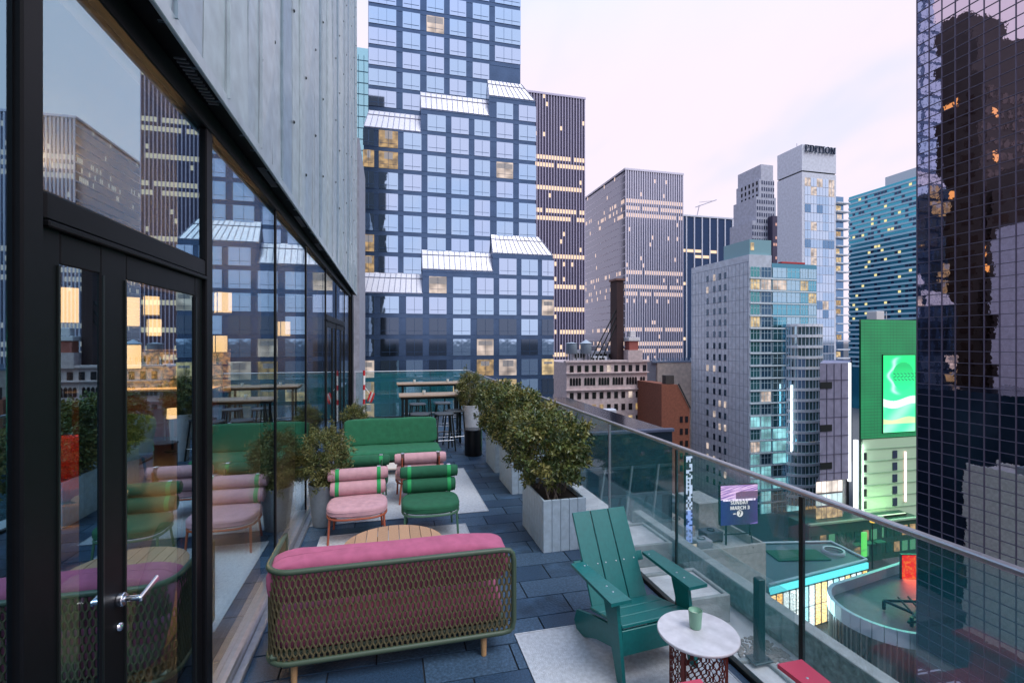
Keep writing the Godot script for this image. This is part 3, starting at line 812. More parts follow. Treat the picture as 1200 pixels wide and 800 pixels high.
func far_towers() -> void:
	var warm := glow("lit_far", Color(1.0, 0.70, 0.45), 1.1)
	var t := thing("striped_tower", "dark slab tower with upright pale fins directly right of the blue tower", "building")
	fin_tower(t, Vector3(52, -42, -285), Vector3(99.7, 128.4, -240), 1.5, 0.36, M("dark_slab", Color(0.06, 0.055, 0.10), 0.3, 0.3), M("fin_grey", Color(0.46, 0.43, 0.56), 0.5, 0.2), 3.9, rows(42, 0.12, [8, 9, 12, 15, 16, 21, 25, 28, 31, 34]), warm)
	t = thing("grey_slab_tower", "pale grey finned slab tower turned corner on, in the middle distance", "building")
	fin_tower(t, Vector3(122, -42, -330), Vector3(156.1, 92.6, -237.4), 1.35, 0.5, M("grey_slab", Color(0.22, 0.24, 0.31), 0.12, 0.75), M("fin_pale", Color(0.64, 0.62, 0.72), 0.4, 0.2), 3.8, rows(34, 0.08, [4, 5, 6, 14, 16, 17, 22, 24, 25]), glow("lit_pale", Color(1.0, 0.72, 0.60), 0.9), false)
	t = thing("navy_tower", "navy tower with widely spaced white uprights behind the grey slab tower", "building")
	fin_tower(t, Vector3(183, -42, -330), Vector3(223.9, 83.5, -283), 5.6, 0.8, M("navy_slab", Color(0.02, 0.05, 0.12), 0.15, 0.6), M("fin_white", Color(0.6, 0.62, 0.7), 0.5), 3.6, rows(34, 0.1, [6]), warm)
	t = thing("navy_annex", "lower dark block stepping down right of the navy tower", "building")
	fin_tower(t, Vector3(225, -42, -330), Vector3(238, 75, -284), 4.3, 0.5, M("navy_slab", Color(0.02, 0.05, 0.12), 0.15, 0.6), M("fin_white", Color(0.6, 0.62, 0.7), 0.5), 3.6, rows(30, 0.1, []), warm)
	t = thing("stepped_tower", "old pale stone tower with stepped crown left of the white slab hotel", "building")
	var st := textured(M("old_stone", Color(0.52, 0.54, 0.62), 0.8), noise_tex("concrete_t", 0.02, 0.84, 1.0, 5), 0.05)
	var g := Geo.new()
	g.prism(PackedVector2Array([Vector2(167, -42), Vector2(167, 45), Vector2(168.6, 45), Vector2(168.6, 60), Vector2(170.8, 60), Vector2(170.8, 71.6), Vector2(172.5, 71.6), Vector2(172.5, 80), Vector2(173.4, 80), Vector2(173.4, 87.2), Vector2(180.4, 87.2), Vector2(180.4, 80), Vector2(181, 80), Vector2(181, 71.6), Vector2(182, 71.6), Vector2(182, -42)]), 16.0, Vector3(0, 0, -207))
	gpart(t, "body", g, st)
	g = Geo.new()
	for r in 38:
		for c in 11:
			var x: float = 167.6 + c * 1.3; var y := -30 + r * 3.1
			if y + 1.2 > (45 if x < 168.8 else 60 if x < 171.2 else 71.6 if x < 172.9 or x > 180.8 else 80): continue
			g.box(Vector3(x, y, -198.97), Vector3(0.72, 1.8, 0.1))
			if x < 168.5 or y > 62: for q in 5: g.box(Vector3(167.0 if y < 43 else 172.45, y, -200.5 - q * 2.6), Vector3(0.1, 1.8, 0.9))
	stuffed(gpart(t, "windows", g, M("old_pane", Color(0.06, 0.08, 0.14), 0.1, 0.6)))
	g = Geo.new(); g.span(Vector3(177.4, -42, -204), Vector3(181.6, 62, -196.0)); gpart(t, "dark_bay", g, M("dark_slab", Color(0.06, 0.055, 0.10), 0.3, 0.3))
	g = Geo.new()
	for r in 16:
		for c in 3:
			if rng.randf() < 0.4: g.box(Vector3(178.2 + c * 1.2, 58 - r * 3.2, -195.97), Vector3(0.8, 1.3, 0.08))
	stuffed(gpart(t, "lit_windows", g, glow("lit_rose", Color(1.0, 0.5, 0.4), 0.6)))
	t = thing("cyan_tower", "thin sliver of a cyan glass tower left of the blue tower", "building")
	g = Geo.new(); g.span(Vector3(-12, -42, -140), Vector3(-4.0, 73.8, -125.0)); gpart(t, "body", g, M("cyan_glass", Color(0.42, 0.80, 0.90), 0.1, 0.7))
	g = Geo.new()
	for r in 34: g.box(Vector3(-8, -20 + r * 2.75, -124.96), Vector3(8, 0.16, 0.1))
	for c in 6: g.box(Vector3(-11 + c * 1.3, 15, -124.94), Vector3(0.12, 114, 0.1))
	gpart(t, "mullions", g, M("cyan_bar", Color(0.15, 0.4, 0.5), 0.5))
	# neighbours on the hotel's own side of the street
	t = thing("pale_neighbour", "pale narrow building squeezed between the hotel wall and the blue tower", "building")
	g = Geo.new(); g.span(Vector3(-12, -42, -75), Vector3(-3.3, 26, -60)); gpart(t, "wall", g, textured(M("pale_wall", Color(0.42, 0.44, 0.52), 0.7), noise_tex("concrete_t", 0.02, 0.84, 1.0, 5), 0.1))
	for r in 14:
		for c in 3:
			part(t, "window", unit(), M("old_pane", Color(0.06, 0.08, 0.14), 0.1, 0.6) if rng.randf() < 0.6 else lit_mats()[2], sized(Vector3(-4.6 - c * 2.3, -20 + r * 3.3, -59.97), Vector3(1.3, 1.8, 0.1)))
	t = thing("neighbour_tower", "dark stepped neighbour tower mirrored in the black glass tower", "building")
	g = Geo.new()
	g.span(Vector3(-42, -42, -130), Vector3(-14, 66, -84)); g.span(Vector3(-40, 66, -130), Vector3(-18, 78, -88)); g.span(Vector3(-36, 78, -126), Vector3(-22, 86, -92))
	gpart(t, "body", g, textured(M("dark_stone", Color(0.060, 0.048, 0.045), 0.7), noise_tex("concrete_t", 0.02, 0.84, 1.0, 5), 0.06))
	g = Geo.new(); var g2 := Geo.new()
	for r in 27:
		for c in 11:
			var q := g2 if rng.randf() < 0.06 else g
			q.box(Vector3(-13.96, -36 + r * 3.7, -86.5 - c * 3.9), Vector3(0.1, 1.9, 1.9))
			(g2 if rng.randf() < 0.06 else g).box(Vector3(-15.8 - c * 2.4, -36 + r * 3.7, -83.96), Vector3(1.4, 1.9, 0.1))
	stuffed(gpart(t, "windows", g, M("brown_pane", Color(0.07, 0.05, 0.045), 0.2, 0.3)))
	stuffed(gpart(t, "lit_windows", g2, glow("lit_amber", Color(1.0, 0.42, 0.1), 1.4)))
	t = thing("neighbour_block", "lower dark neighbour block beside the hotel, mirrored in the black glass tower", "building")
	g = Geo.new(); g.span(Vector3(-42, -42, -82), Vector3(-13, 40, -22)); gpart(t, "body", g, mats.dark_stone)
	g = Geo.new(); g2 = Geo.new()
	for r in 19:
		for c in 15:
			var q := g2 if rng.randf() < 0.08 else g
			q.box(Vector3(-12.96, -36 + r * 3.9, -25.0 - c * 3.9), Vector3(0.1, 1.9, 2.3))
	stuffed(gpart(t, "windows", g, M("brown_pane", Color(0.07, 0.05, 0.045), 0.2, 0.3)))
	stuffed(gpart(t, "lit_windows", g2, mats.lit_amber))
	# crane far off
	t = thing("tower_crane", "thin pale crane jib far off above the navy tower", "crane")
	g = Geo.new(); g.tube([Vector3(197, 84, -283.5), Vector3(199, 92, -283.5)], 0.3, 4); g.tube([Vector3(196, 90.5, -283.5), Vector3(212, 96.5, -283.5)], 0.28, 4); g.tube([Vector3(199, 94, -283.5), Vector3(209, 95.6, -283.5)], 0.15, 4)
	gpart(t, "jib", g, M("crane_grey", Color(0.45, 0.42, 0.5), 0.6))

func apartment_block() -> void:
	var t := thing("apartment_block", "grey apartment block with small square windows and a blue glass front, right of centre", "building")
	var wall := textured(M("apt_wall", Color(0.62, 0.68, 0.76), 0.6), noise_tex("concrete_t", 0.02, 0.84, 1.0, 5), 0.05)
	var x0 := 89.2; var z1 := -106.4
	var g := Geo.new(); g.span(Vector3(x0, -42, -131), Vector3(96.0, 24.4, z1)); gpart(t, "wall", g, wall)
	g = Geo.new(); g.span(Vector3(89.8, 24.4, -117), Vector3(96.4, 28.4, -107.0)); gpart(t, "roof_room", g, M("apt_teal", Color(0.20, 0.38, 0.42), 0.5))
	part(t, "window", unit(), lit_mats()[0], sized(Vector3(90.6, 26.6, -106.98), Vector3(1.0, 2.0, 0.1)))
	var j := Geo.new()
	for r in 22: j.box(Vector3(x0 - 0.0, 22.6 - r * 3.2, -118.7), Vector3(0.08, 0.09, 24.4))
	for c in 17: j.box(Vector3(x0 - 0.0, -9, -107.0 - c * 1.46), Vector3(0.08, 63, 0.06))
	stuffed(gpart(t, "panel_joints", j, M("apt_joint", Color(0.22, 0.28, 0.36), 0.8)))
	var dark := M("apt_pane", Color(0.05, 0.09, 0.14), 0.06, 0.8)
	var lit := lit_mats()
	for r in 19:
		for z in [-123.2, -120.2, -117.8, -115.6]:
			var o := part(t, "window", unit(), dark if rng.randf() < 0.84 else lit[2], sized(Vector3(x0 - 0.02, 20.2 - r * 3.2, z), Vector3(0.16, 1.7, 0.85)))
	# glass front
	g = Geo.new(); g.span(Vector3(96.02, -42, -128), Vector3(110.1, 22.4, z1 + 0.1)); gpart(t, "glass_wing", g, M("apt_glass", Color(0.09, 0.28, 0.38), 0.06, 0.75))
	var bays := [[89.5, 92.3, 0], [92.7, 95.7, 1], [96.2, 100.4, 2], [100.6, 104.6, 2], [104.8, 107.2, 2], [107.4, 109.9, 2]]
	var gl := [M("apt_bay_a", Color(0.09, 0.32, 0.33), 0.05, 0.7), M("apt_bay_b", Color(0.05, 0.13, 0.22), 0.1, 0.5), M("apt_bay_c", Color(0.16, 0.46, 0.58), 0.04, 0.85), M("apt_bay_d", Color(0.38, 0.60, 0.72), 0.04, 0.9)]
	var bars := Geo.new(); var slabs := Geo.new()
	for r in 20:
		var y := 20.0 - r * 3.2
		for b in bays:
			if b[2] == 2 and y > 20.5: continue
			var m: Material = gl[b[2]] if b[2] < 2 else gl[2 + (1 if rng.randf() < 0.45 else 0)]
			if rng.randf() < 0.13: m = lit[rng.randi() % 3]
			elif r > 11 and rng.randf() < 0.55: m = glow("lit_cyan", Color(0.35, 0.85, 0.92), 0.95, noise_tex("room_t", 0.01, 0.5, 1.1, 2), 0.04)
			var zz := z1 + (0.16 if b[2] == 2 else 0.03)
			if b[2] == 1: zz = z1 + 0.06
			part(t, "window", unit(), m, sized(Vector3((b[0] + b[1]) / 2, y, zz), Vector3(b[1] - b[0], 2.5, 0.1)))
			for q in range(0, 4): bars.box(Vector3(lerpf(b[0], b[1], q / 3.0), y, zz + 0.07), Vector3(0.09, 2.5, 0.06))
			bars.box(Vector3((b[0] + b[1]) / 2, y + 0.35, zz + 0.07), Vector3(b[1] - b[0], 0.08, 0.06))
		slabs.box(Vector3(99.6, y - 1.62, z1 + 0.22), Vector3(20.6, 0.34, 0.3))
	stuffed(gpart(t, "mullions", bars, M("apt_bar", Color(0.55, 0.72, 0.78), 0.5)))
	gpart(t, "floor_slabs", slabs, M("apt_slab", Color(0.66, 0.76, 0.80), 0.6))
	# rounded bay low on the right, with a bright light line up its edge
	var bay := Geo.new(); var bb := Geo.new()
	for r in 17:
		var y := 4.0 - r * 2.75
		var p := []; var mm := []
		for row in 2:
			var ra := []; var rn := []
			for k in 9:
				var a := PI * k / 8.0
				ra.append(Vector3(105.6 - cos(a) * 5.4, y + row * 2.0, z1 + 0.3 + sin(a) * 3.0)); rn.append(Vector3(-cos(a), 0, sin(a) * 1.4).normalized())
			p.append(ra); mm.append(rn)
		bay.grid(p, mm)
		for k in 17:
			var a := PI * k / 16.0
			bb.box(Vector3(105.6 - cos(a) * 5.42, y + 1.0, z1 + 0.3 + sin(a) * 3.02), Vector3(0.1, 2.0, 0.1))
		for k in 8:
			var a := PI * (k + 0.5) / 8.0
			bb.box(Vector3(105.6 - cos(a) * 5.36, y + 2.35, z1 + 0.3 + sin(a) * 3.0), Vector3(2.2 * absf(sin(a)) + 0.5, 0.7, 0.25), Basis(Vector3.UP, atan2(-cos(a) * 0.56, sin(a))))
	var o := gpart(t, "rounded_bay", bay, M("bay_glass", Color(0.45, 0.68, 0.80), 0.05, 0.9))
	gpart(o, "bay_bars", bb, M("bay_bar", Color(0.75, 0.78, 0.84), 0.5))
	g = Geo.new(); g.span(Vector3(100.0, -26, z1 + 1.9), Vector3(100.3, -9, z1 + 2.2)); gpart(t, "light_strip", g, glow("white_led", Color(0.85, 0.92, 1.0), 2.0))
	g = Geo.new(); g.cbox(Vector3(103, 22.75, -107.2), Vector3(7.5, 0.5, 1.2), 0.05); gpart(t, "red_roof_rail", g, M("red_paint", Color(0.45, 0.03, 0.03), 0.5))

func edition_tower() -> void:
	var t := thing("white_slab_hotel", "white slab hotel tower with dark serif lettering at its top", "building")
	var z := -165.0
	var white := textured(M("slab_white", Color(0.70, 0.74, 0.82), 0.5), noise_tex("fine", 0.03, 0.88, 1.0, 4), 0.05)
	var g := Geo.new(); g.span(Vector3(163.6, -42, -178.1), Vector3(180.8, 71.4, z)); gpart(t, "slab", g, white)
	g = Geo.new(); g.span(Vector3(163.6, 72.0, -178.1), Vector3(180.8, 82.6, z)); gpart(t, "crown", g, white)
	g = Geo.new(); g.span(Vector3(163.9, 71.4, -177.8), Vector3(180.5, 72.0, z - 0.3)); gpart(t, "shadow_gap", g, mats.dark_metal)
	var f := SystemFont.new(); f.font_names = PackedStringArray(["Droid Serif"]); f.font_weight = 500
	var tm := TextMesh.new(); tm.font = f; tm.text = "EDITION"; tm.font_size = 64; tm.pixel_size = 0.058; tm.depth = 0.5
	var o := part(t, "sign_letters", tm, M("sign_navy", Color(0.008, 0.03, 0.07), 0.4), Transform3D(Basis.IDENTITY, Vector3(172.4, 81.0, z + 0.45)))
	o.set_meta("label", "dark serif capitals along the roof edge")
	var gl := [M("ed_a", Color(0.55, 0.70, 0.86), 0.04, 0.95), M("ed_b", Color(0.42, 0.60, 0.80), 0.05, 0.95), M("ed_c", Color(0.16, 0.30, 0.48), 0.05, 0.9)]
	var lit := lit_mats()
	var bars := Geo.new()
	for r in 24:
		var y := 67.5 - r * 3.6
		for c in 5:
			var x := 166.0 + c * 3.0
			var m: Material = gl[[0, 0, 0, 1, 1, 2][rng.randi() % 6]]
			if rng.randf() < 0.08: m = lit[2]
			if r == 0: m = lit[2] if c in [0, 2, 4] else gl[0]
			part(t, "window", unit(), m, sized(Vector3(x + 0.4, y, z + 0.05), Vector3(2.8, 3.3, 0.1)))
			bars.box(Vector3(x + 0.4, y, z + 0.11), Vector3(0.14, 3.3, 0.06))
	stuffed(gpart(t, "mullions", bars, M("ed_bar", Color(0.30, 0.42, 0.55), 0.5)))
	g = Geo.new(); g.span(Vector3(180.85, -42, -178), Vector3(186.0, 63, z - 1.2)); gpart(t, "side_wing", g, gl[2])
	for r in 26:
		var q := Geo.new(); q.cbox(Vector3(184.2, 60.0 - r * 3.6, z - 0.6), Vector3(6.6, 0.5, 2.6), 0.05); gpart(t, "balcony", q, M("balcony_white", Color(0.62, 0.66, 0.72), 0.6))
		if rng.randf() < 0.55: part(t, "window", unit(), lit[rng.randi() % 3], sized(Vector3(183.4 + rng.randf_range(-1, 1), 61.6 - r * 3.6, z - 1.15), Vector3(2.4, 2.2, 0.1)))
	g = Geo.new()
	for x in [165.0, 169.0, 174.5, 177.5]: g.tube([Vector3(x, 82.6, z - 4), Vector3(x, 84.6, z - 4)], 0.12, 4)
	g.tube([Vector3(169, 84.6, z - 4), Vector3(172.5, 84.2, z - 4)], 0.1, 4)
	gpart(t, "roof_masts", g, M("crane_grey", Color(0.45, 0.42, 0.5), 0.6))

func teal_hotel() -> void:
	var t := thing("teal_banded_hotel", "wide teal hotel with thin pale floor bands left of the black glass tower", "building")
	var x := 300.5
	var g := Geo.new(); g.span(Vector3(x, -42, -264.5), Vector3(340, 99, -190)); gpart(t, "body", g, M("teal_glass", Color(0.05, 0.33, 0.46), 0.12, 0.7))
	var bandm := M("teal_band", Color(0.34, 0.55, 0.66), 0.6)
	for r in 38:
		part(t, "floor_band", unit(), bandm, sized(Vector3(x - 0.1, 97.0 - r * 3.0, -227.3), Vector3(0.5, 1.15, 74.6)))
	g = Geo.new(); g.span(Vector3(x + 0.5, 99, -240), Vector3(338, 104.5, -192)); gpart(t, "roof_room", g, M("teal_roof", Color(0.45, 0.55, 0.62), 0.6))
	g = Geo.new(); var h := Geo.new()
	for r in 37:
		for c in 34:
			var p := rng.randf()
			if p < 0.05: g.box(Vector3(x - 0.05, 95.4 - r * 3.0, -263 + c * 2.15), Vector3(0.2, 1.5, 1.6))
			elif p < 0.3: h.box(Vector3(x - 0.05, 95.4 - r * 3.0, -263 + c * 2.15), Vector3(0.2, 1.6, 1.7))
	stuffed(gpart(t, "lit_windows", g, glow("lit_lime", Color(1.0, 0.85, 0.35), 0.9)))
	stuffed(gpart(t, "dark_windows", h, M("navy_slab", Color(0.02, 0.05, 0.12), 0.15, 0.6)))

func black_tower() -> void:
	var t := thing("black_glass_tower", "black mirror glass tower with a fine square grid at the right edge", "building")
	var x := 60.0; var zf := -44.06
	var g := Geo.new(); g.span(Vector3(x + 0.12, -42, zf), Vector3(96, 78, -2)); gpart(t, "body", g, M("tower_core", Color(0.02, 0.02, 0.025), 0.4, 0.3))
	var gm := M("tower_pane", Color(0.56, 0.49, 0.60), 0.012, 1.0)
	gm.normal_enabled = true; gm.normal_texture = bump_tex("pane_wave", 0.011, 4.0, 2); gm.normal_scale = 0.022
	gm.uv1_triplanar = true; gm.uv1_world_triplanar = true; gm.uv1_scale = Vector3.ONE * 0.33
	var am := glow("orange_reflection", Color(1.0, 0.28, 0.04), 0.6, noise_tex("shop_t", 0.03, 0.15, 1.3, 4), 0.3)  # glow painted on panes in place of mirrored orange window lights
	var rest := Geo.new()
	var hh := 1.27; var ww := 1.336
	var n := 0
	for r in 94:
		var y := -41.4 + r * hh
		for c in 24:
			var z := zf + (c + 0.5) * ww
			var ty := rng.randf_range(-0.0045, 0.0045); var tz := rng.randf_range(-0.004, 0.004)
			var b := Basis(Vector3.UP, ty) * Basis(Vector3(0, 0, 1), tz)
			var lit := rng.randf() < (0.005 if y < 20.0 else 0.0)
			if c >= 4 and c <= 7 and y > -36 and y < 52 and n < 298:
				part(t, "glass_panel", unit(), am if lit else gm, Transform3D(b * Basis.from_scale(Vector3(0.1, hh - 0.06, ww - 0.06)), Vector3(x + 0.05, y, z)))
				n += 1
			elif lit and c < 4 and n < 299:
				part(t, "glass_panel", unit(), am, Transform3D(b * Basis.from_scale(Vector3(0.1, hh - 0.06, ww - 0.06)), Vector3(x + 0.05, y, z)))
				n += 1
			else:
				rest.box(Vector3(x + 0.05, y, z), Vector3(0.1, hh - 0.06, ww - 0.06), b)
	stuffed(gpart(t, "glass_panels", rest, gm))
	g = Geo.new()
	for c in 25: g.box(Vector3(x - 0.01, 18, zf + c * ww), Vector3(0.14, 120, 0.06))
	for r in 95: g.box(Vector3(x - 0.008, -42.03 + r * hh, zf + 12 * ww), Vector3(0.13, 0.06, 24 * ww))
	gpart(t, "mullion_grid", g, M("tower_bar", Color(0.13, 0.12, 0.17), 0.5, 0.3))

func brick_block() -> void:
	var t := thing("pink_stone_block", "old pinkish stone office block with arched top windows behind the hedge", "building")
	var wall := textured(M("pink_stone", Color(0.70, 0.55, 0.53), 0.85), noise_tex("concrete_t", 0.02, 0.84, 1.0, 5), 0.08)
	var z := -119.0; var x0 := 44.5; var x1 := 67.5; var top := -3.3
	var g := Geo.new(); g.span(Vector3(x0, -42, -140), Vector3(x1, top, z)); gpart(t, "wall", g, wall)
	g = Geo.new(); g.cbox(Vector3((x0 + x1) / 2, top + 0.3, z - 0.2), Vector3(x1 - x0 + 1, 0.6, 1.4), 0.08); gpart(t, "cornice", g, wall)
	g = Geo.new(); g.cbox(Vector3((x0 + x1) / 2, -6.0, z + 0.2), Vector3(x1 - x0 + 0.6, 0.35, 0.8), 0.05); g.cbox(Vector3((x0 + x1) / 2, -10.4, z + 0.2), Vector3(x1 - x0 + 0.6, 0.3, 0.7), 0.05); gpart(t, "string_course", g, wall)
	var dk := M("stone_pane", Color(0.05, 0.045, 0.05), 0.08, 0.6)
	var lit := lit_mats()
	for r in 10:
		var y := -4.9 if r == 0 else -11.9 - (r - 1) * 3.2
		for c in 11:
			var xx := x0 + 1.4 + c * 2.08
			var m: Material = dk
			var p := rng.randf()
			if r >= 2 and p < 0.5: m = lit[rng.randi() % 3]
			elif p < 0.12: m = lit[2]
			part(t, "window", unit(), m, sized(Vector3(xx, y, z + 0.03), Vector3(1.05, 1.7, 0.12)))
	for c in 27:
		if c % 5 == 4: continue
		var a := Geo.new()
		var ol := PackedVector2Array([Vector2(-0.32, -1.0), Vector2(0.32, -1.0), Vector2(0.32, 0.6), Vector2(0.2, 0.9), Vector2(0, 1.0), Vector2(-0.2, 0.9), Vector2(-0.32, 0.6)])
		a.prism(ol, 0.12, Vector3(x0 + 1.2 + c * 0.8, -8.2, z + 0.04)); gpart(t, "arched_window", a, dk)
	# plant on the roof
	for i in 2:
		var w := thing("water_tank", ["left", "right"][i] + " of two wooden water tanks with conical lids on the pink stone block", "water tank", Vector3(47.2 + i * 4.1, top, -122.5), 0, "rooftop water tanks")
		var q := Geo.new(); q.lathe([Vector2(0, 2.2), Vector2(1.5, 2.2), Vector2(1.5, 5.0)], Vector3.ZERO, 18); gpart(w, "tank", q, textured(M("tank_grey", Color(0.26, 0.32, 0.38), 0.7), noise_tex("streak", 0.02, 0.86, 1.0, 4), 0.3))
		q = Geo.new(); q.lathe([Vector2(1.65, 5.0), Vector2(0.0, 6.0 if i else 5.3)], Vector3.ZERO, 18); gpart(w, "lid", q, M("tank_lid", Color(0.42, 0.48, 0.54), 0.6))
		for s in [[-1, -1], [1, -1], [1, 1], [-1, 1]]:
			q = Geo.new(); q.box(Vector3(s[0] * 0.95, 1.1, s[1] * 0.95), Vector3(0.2, 2.2, 0.2)); gpart(w, "leg", q, mats.dark_metal)
	var eq := [["plant_room", "pale grey plant room on the pink stone block roof", Vector3(49.5, top, -124), Vector3(4.0, 3.2, 3.0), Color(0.40, 0.42, 0.48)], ["duct_box", "low silver duct box on the pink stone block roof", Vector3(54.5, top, -122.5), Vector3(5.0, 1.5, 2.0), Color(0.5, 0.53, 0.58)], ["lift_room", "long grey lift room across the pink stone block roof", Vector3(57.5, top, -127), Vector3(6.5, 2.8, 4.0), Color(0.33, 0.35, 0.40)]]
	for e in eq:
		var w := thing(e[0], e[1], "roof plant", e[2])
		var q := Geo.new(); q.cbox(Vector3(0, e[3].y / 2, 0), e[3], 0.06); gpart(w, "housing", q, M(e[0] + "_m", e[4], 0.6))
		q = Geo.new()
		for k in 4: q.box(Vector3(-e[3].x * 0.3 + k * e[3].x * 0.2, e[3].y * 0.55, e[3].z / 2 + 0.02), Vector3(e[3].x * 0.12, e[3].y * 0.4, 0.08))
		gpart(w, "louvre", q, mats.dark_metal)
	t = thing("brick_chimney", "tall dark brick billboard back braced by steel struts on the roof", "chimney", Vector3(60.6, top, -121))
	g = Geo.new(); g.span(Vector3(-1.0, 0, -4.0), Vector3(1.0, 22.0, 0)); gpart(t, "stack", g, textured(M("dark_brick", Color(0.06, 0.03, 0.03), 0.9), noise_tex("concrete_t", 0.02, 0.84, 1.0, 5), 0.2))
	g = Geo.new(); g.box(Vector3(0, 22.2, -2), Vector3(2.6, 0.5, 4.6)); gpart(t, "cap", g, M("chimney_cap", Color(0.2, 0.1, 0.08), 0.8))
	for k in 3:
		g = Geo.new(); g.tube([Vector3(-1.0, 14.0 - k * 2.0, -0.5), Vector3(-8.5 + k * 1.6, 0.3, -0.5)], 0.16, 6); gpart(t, "strut", g, mats.dark_metal)
	t = thing("roof_turret", "small red and white roof turret in front of the grey slab tower", "turret", Vector3(63.6, top, -118.9))
	g = Geo.new(); g.span(Vector3(-2.0, 0, -3.0), Vector3(2.2, 3.2, 0.5)); gpart(t, "base", g, wall)
	g = Geo.new(); g.span(Vector3(-1.4, 3.2, -2.4), Vector3(1.2, 5.6, 0)); gpart(t, "drum", g, M("turret_red", Color(0.35, 0.10, 0.08), 0.8))
	g = Geo.new(); g.cbox(Vector3(-0.1, 6.1, -1.2), Vector3(3.4, 1.0, 3.0), 0.1); g.cbox(Vector3(-0.1, 7.5, -1.2), Vector3(1.6, 1.6, 1.6), 0.1); gpart(t, "lantern_top", g, M("turret_white", Color(0.7, 0.66, 0.66), 0.7))
	# beige blank wall and the brown brick house in front of it
	t = thing("beige_blank_building", "blank cream building between the pink stone block and the apartment block", "building")
	g = Geo.new(); g.span(Vector3(79.5, -42, -150), Vector3(92, -4.3, -134)); gpart(t, "wall", g, textured(M("cream_wall", Color(0.78, 0.64, 0.53), 0.85), noise_tex("concrete_t", 0.02, 0.84, 1.0, 5), 0.06))
	g = Geo.new(); g.span(Vector3(76.0, -42, -150), Vector3(79.4, -3.6, -134.5)); gpart(t, "grey_strip", g, M("strip_grey", Color(0.20, 0.20, 0.24), 0.8))
	g = Geo.new(); g.cbox(Vector3(85, -4.0, -134.2), Vector3(14.5, 0.6, 0.8), 0.05)
	for k in 9: g.box(Vector3(79 + k * 1.6, -3.3, -135), Vector3(0.5, 0.9, 0.4))
	gpart(t, "parapet", g, M("strip_blue", Color(0.22, 0.27, 0.36), 0.7))
	t = thing("brown_brick_house", "brown brick house with a dark chimney box left of the apartment block", "building")
	var ol := PackedVector2Array([Vector2(64.6, -42), Vector2(64.6, -8.2), Vector2(69.0, -8.4), Vector2(72.4, -14.5), Vector2(72.4, -42)])
	g = Geo.new(); g.prism(ol, 12.0, Vector3(0, 0, -113)); gpart(t, "wall", g, textured(M("brown_brick", Color(0.30, 0.10, 0.06), 0.9), noise_tex("concrete_t", 0.02, 0.84, 1.0, 5), 0.12))
	g = Geo.new(); g.cbox(Vector3(67.0, -7.2, -108), Vector3(2.4, 2.2, 1.6), 0.06); gpart(t, "chimney", g, mats.dark_stone)
	for r in 5:
		for c in 2: part(t, "window", unit(), dk, sized(Vector3(70.0 + c * 1.5, -17 - r * 3.0, -106.96), Vector3(0.8, 1.5, 0.1)))
	g = Geo.new(); g.tube([Vector3(69.2, -8.2, -106.9), Vector3(72.5, -14.2, -106.9)], 0.2, 4); gpart(t, "roof_edge", g, mats.dark_stone)

func picture(w: int, h: int, f: Callable) -> Texture2D:
	var im := Image.create(w, h, false, Image.FORMAT_RGB8)
	for y in h:
		for x in w: im.set_pixel(x, y, f.call(float(x) / w, float(y) / h))
	return ImageTexture.create_from_image(im)
func screen_mat(key: String, t: Texture2D, energy: float) -> StandardMaterial3D:
	var m := M(key, Color(0.02, 0.02, 0.02), 0.4)
	m.emission_enabled = true; m.emission = Color.WHITE; m.emission_energy_multiplier = energy * 0.7
	m.emission_texture = t; m.emission_operator = BaseMaterial3D.EMISSION_OP_MULTIPLY
	return m

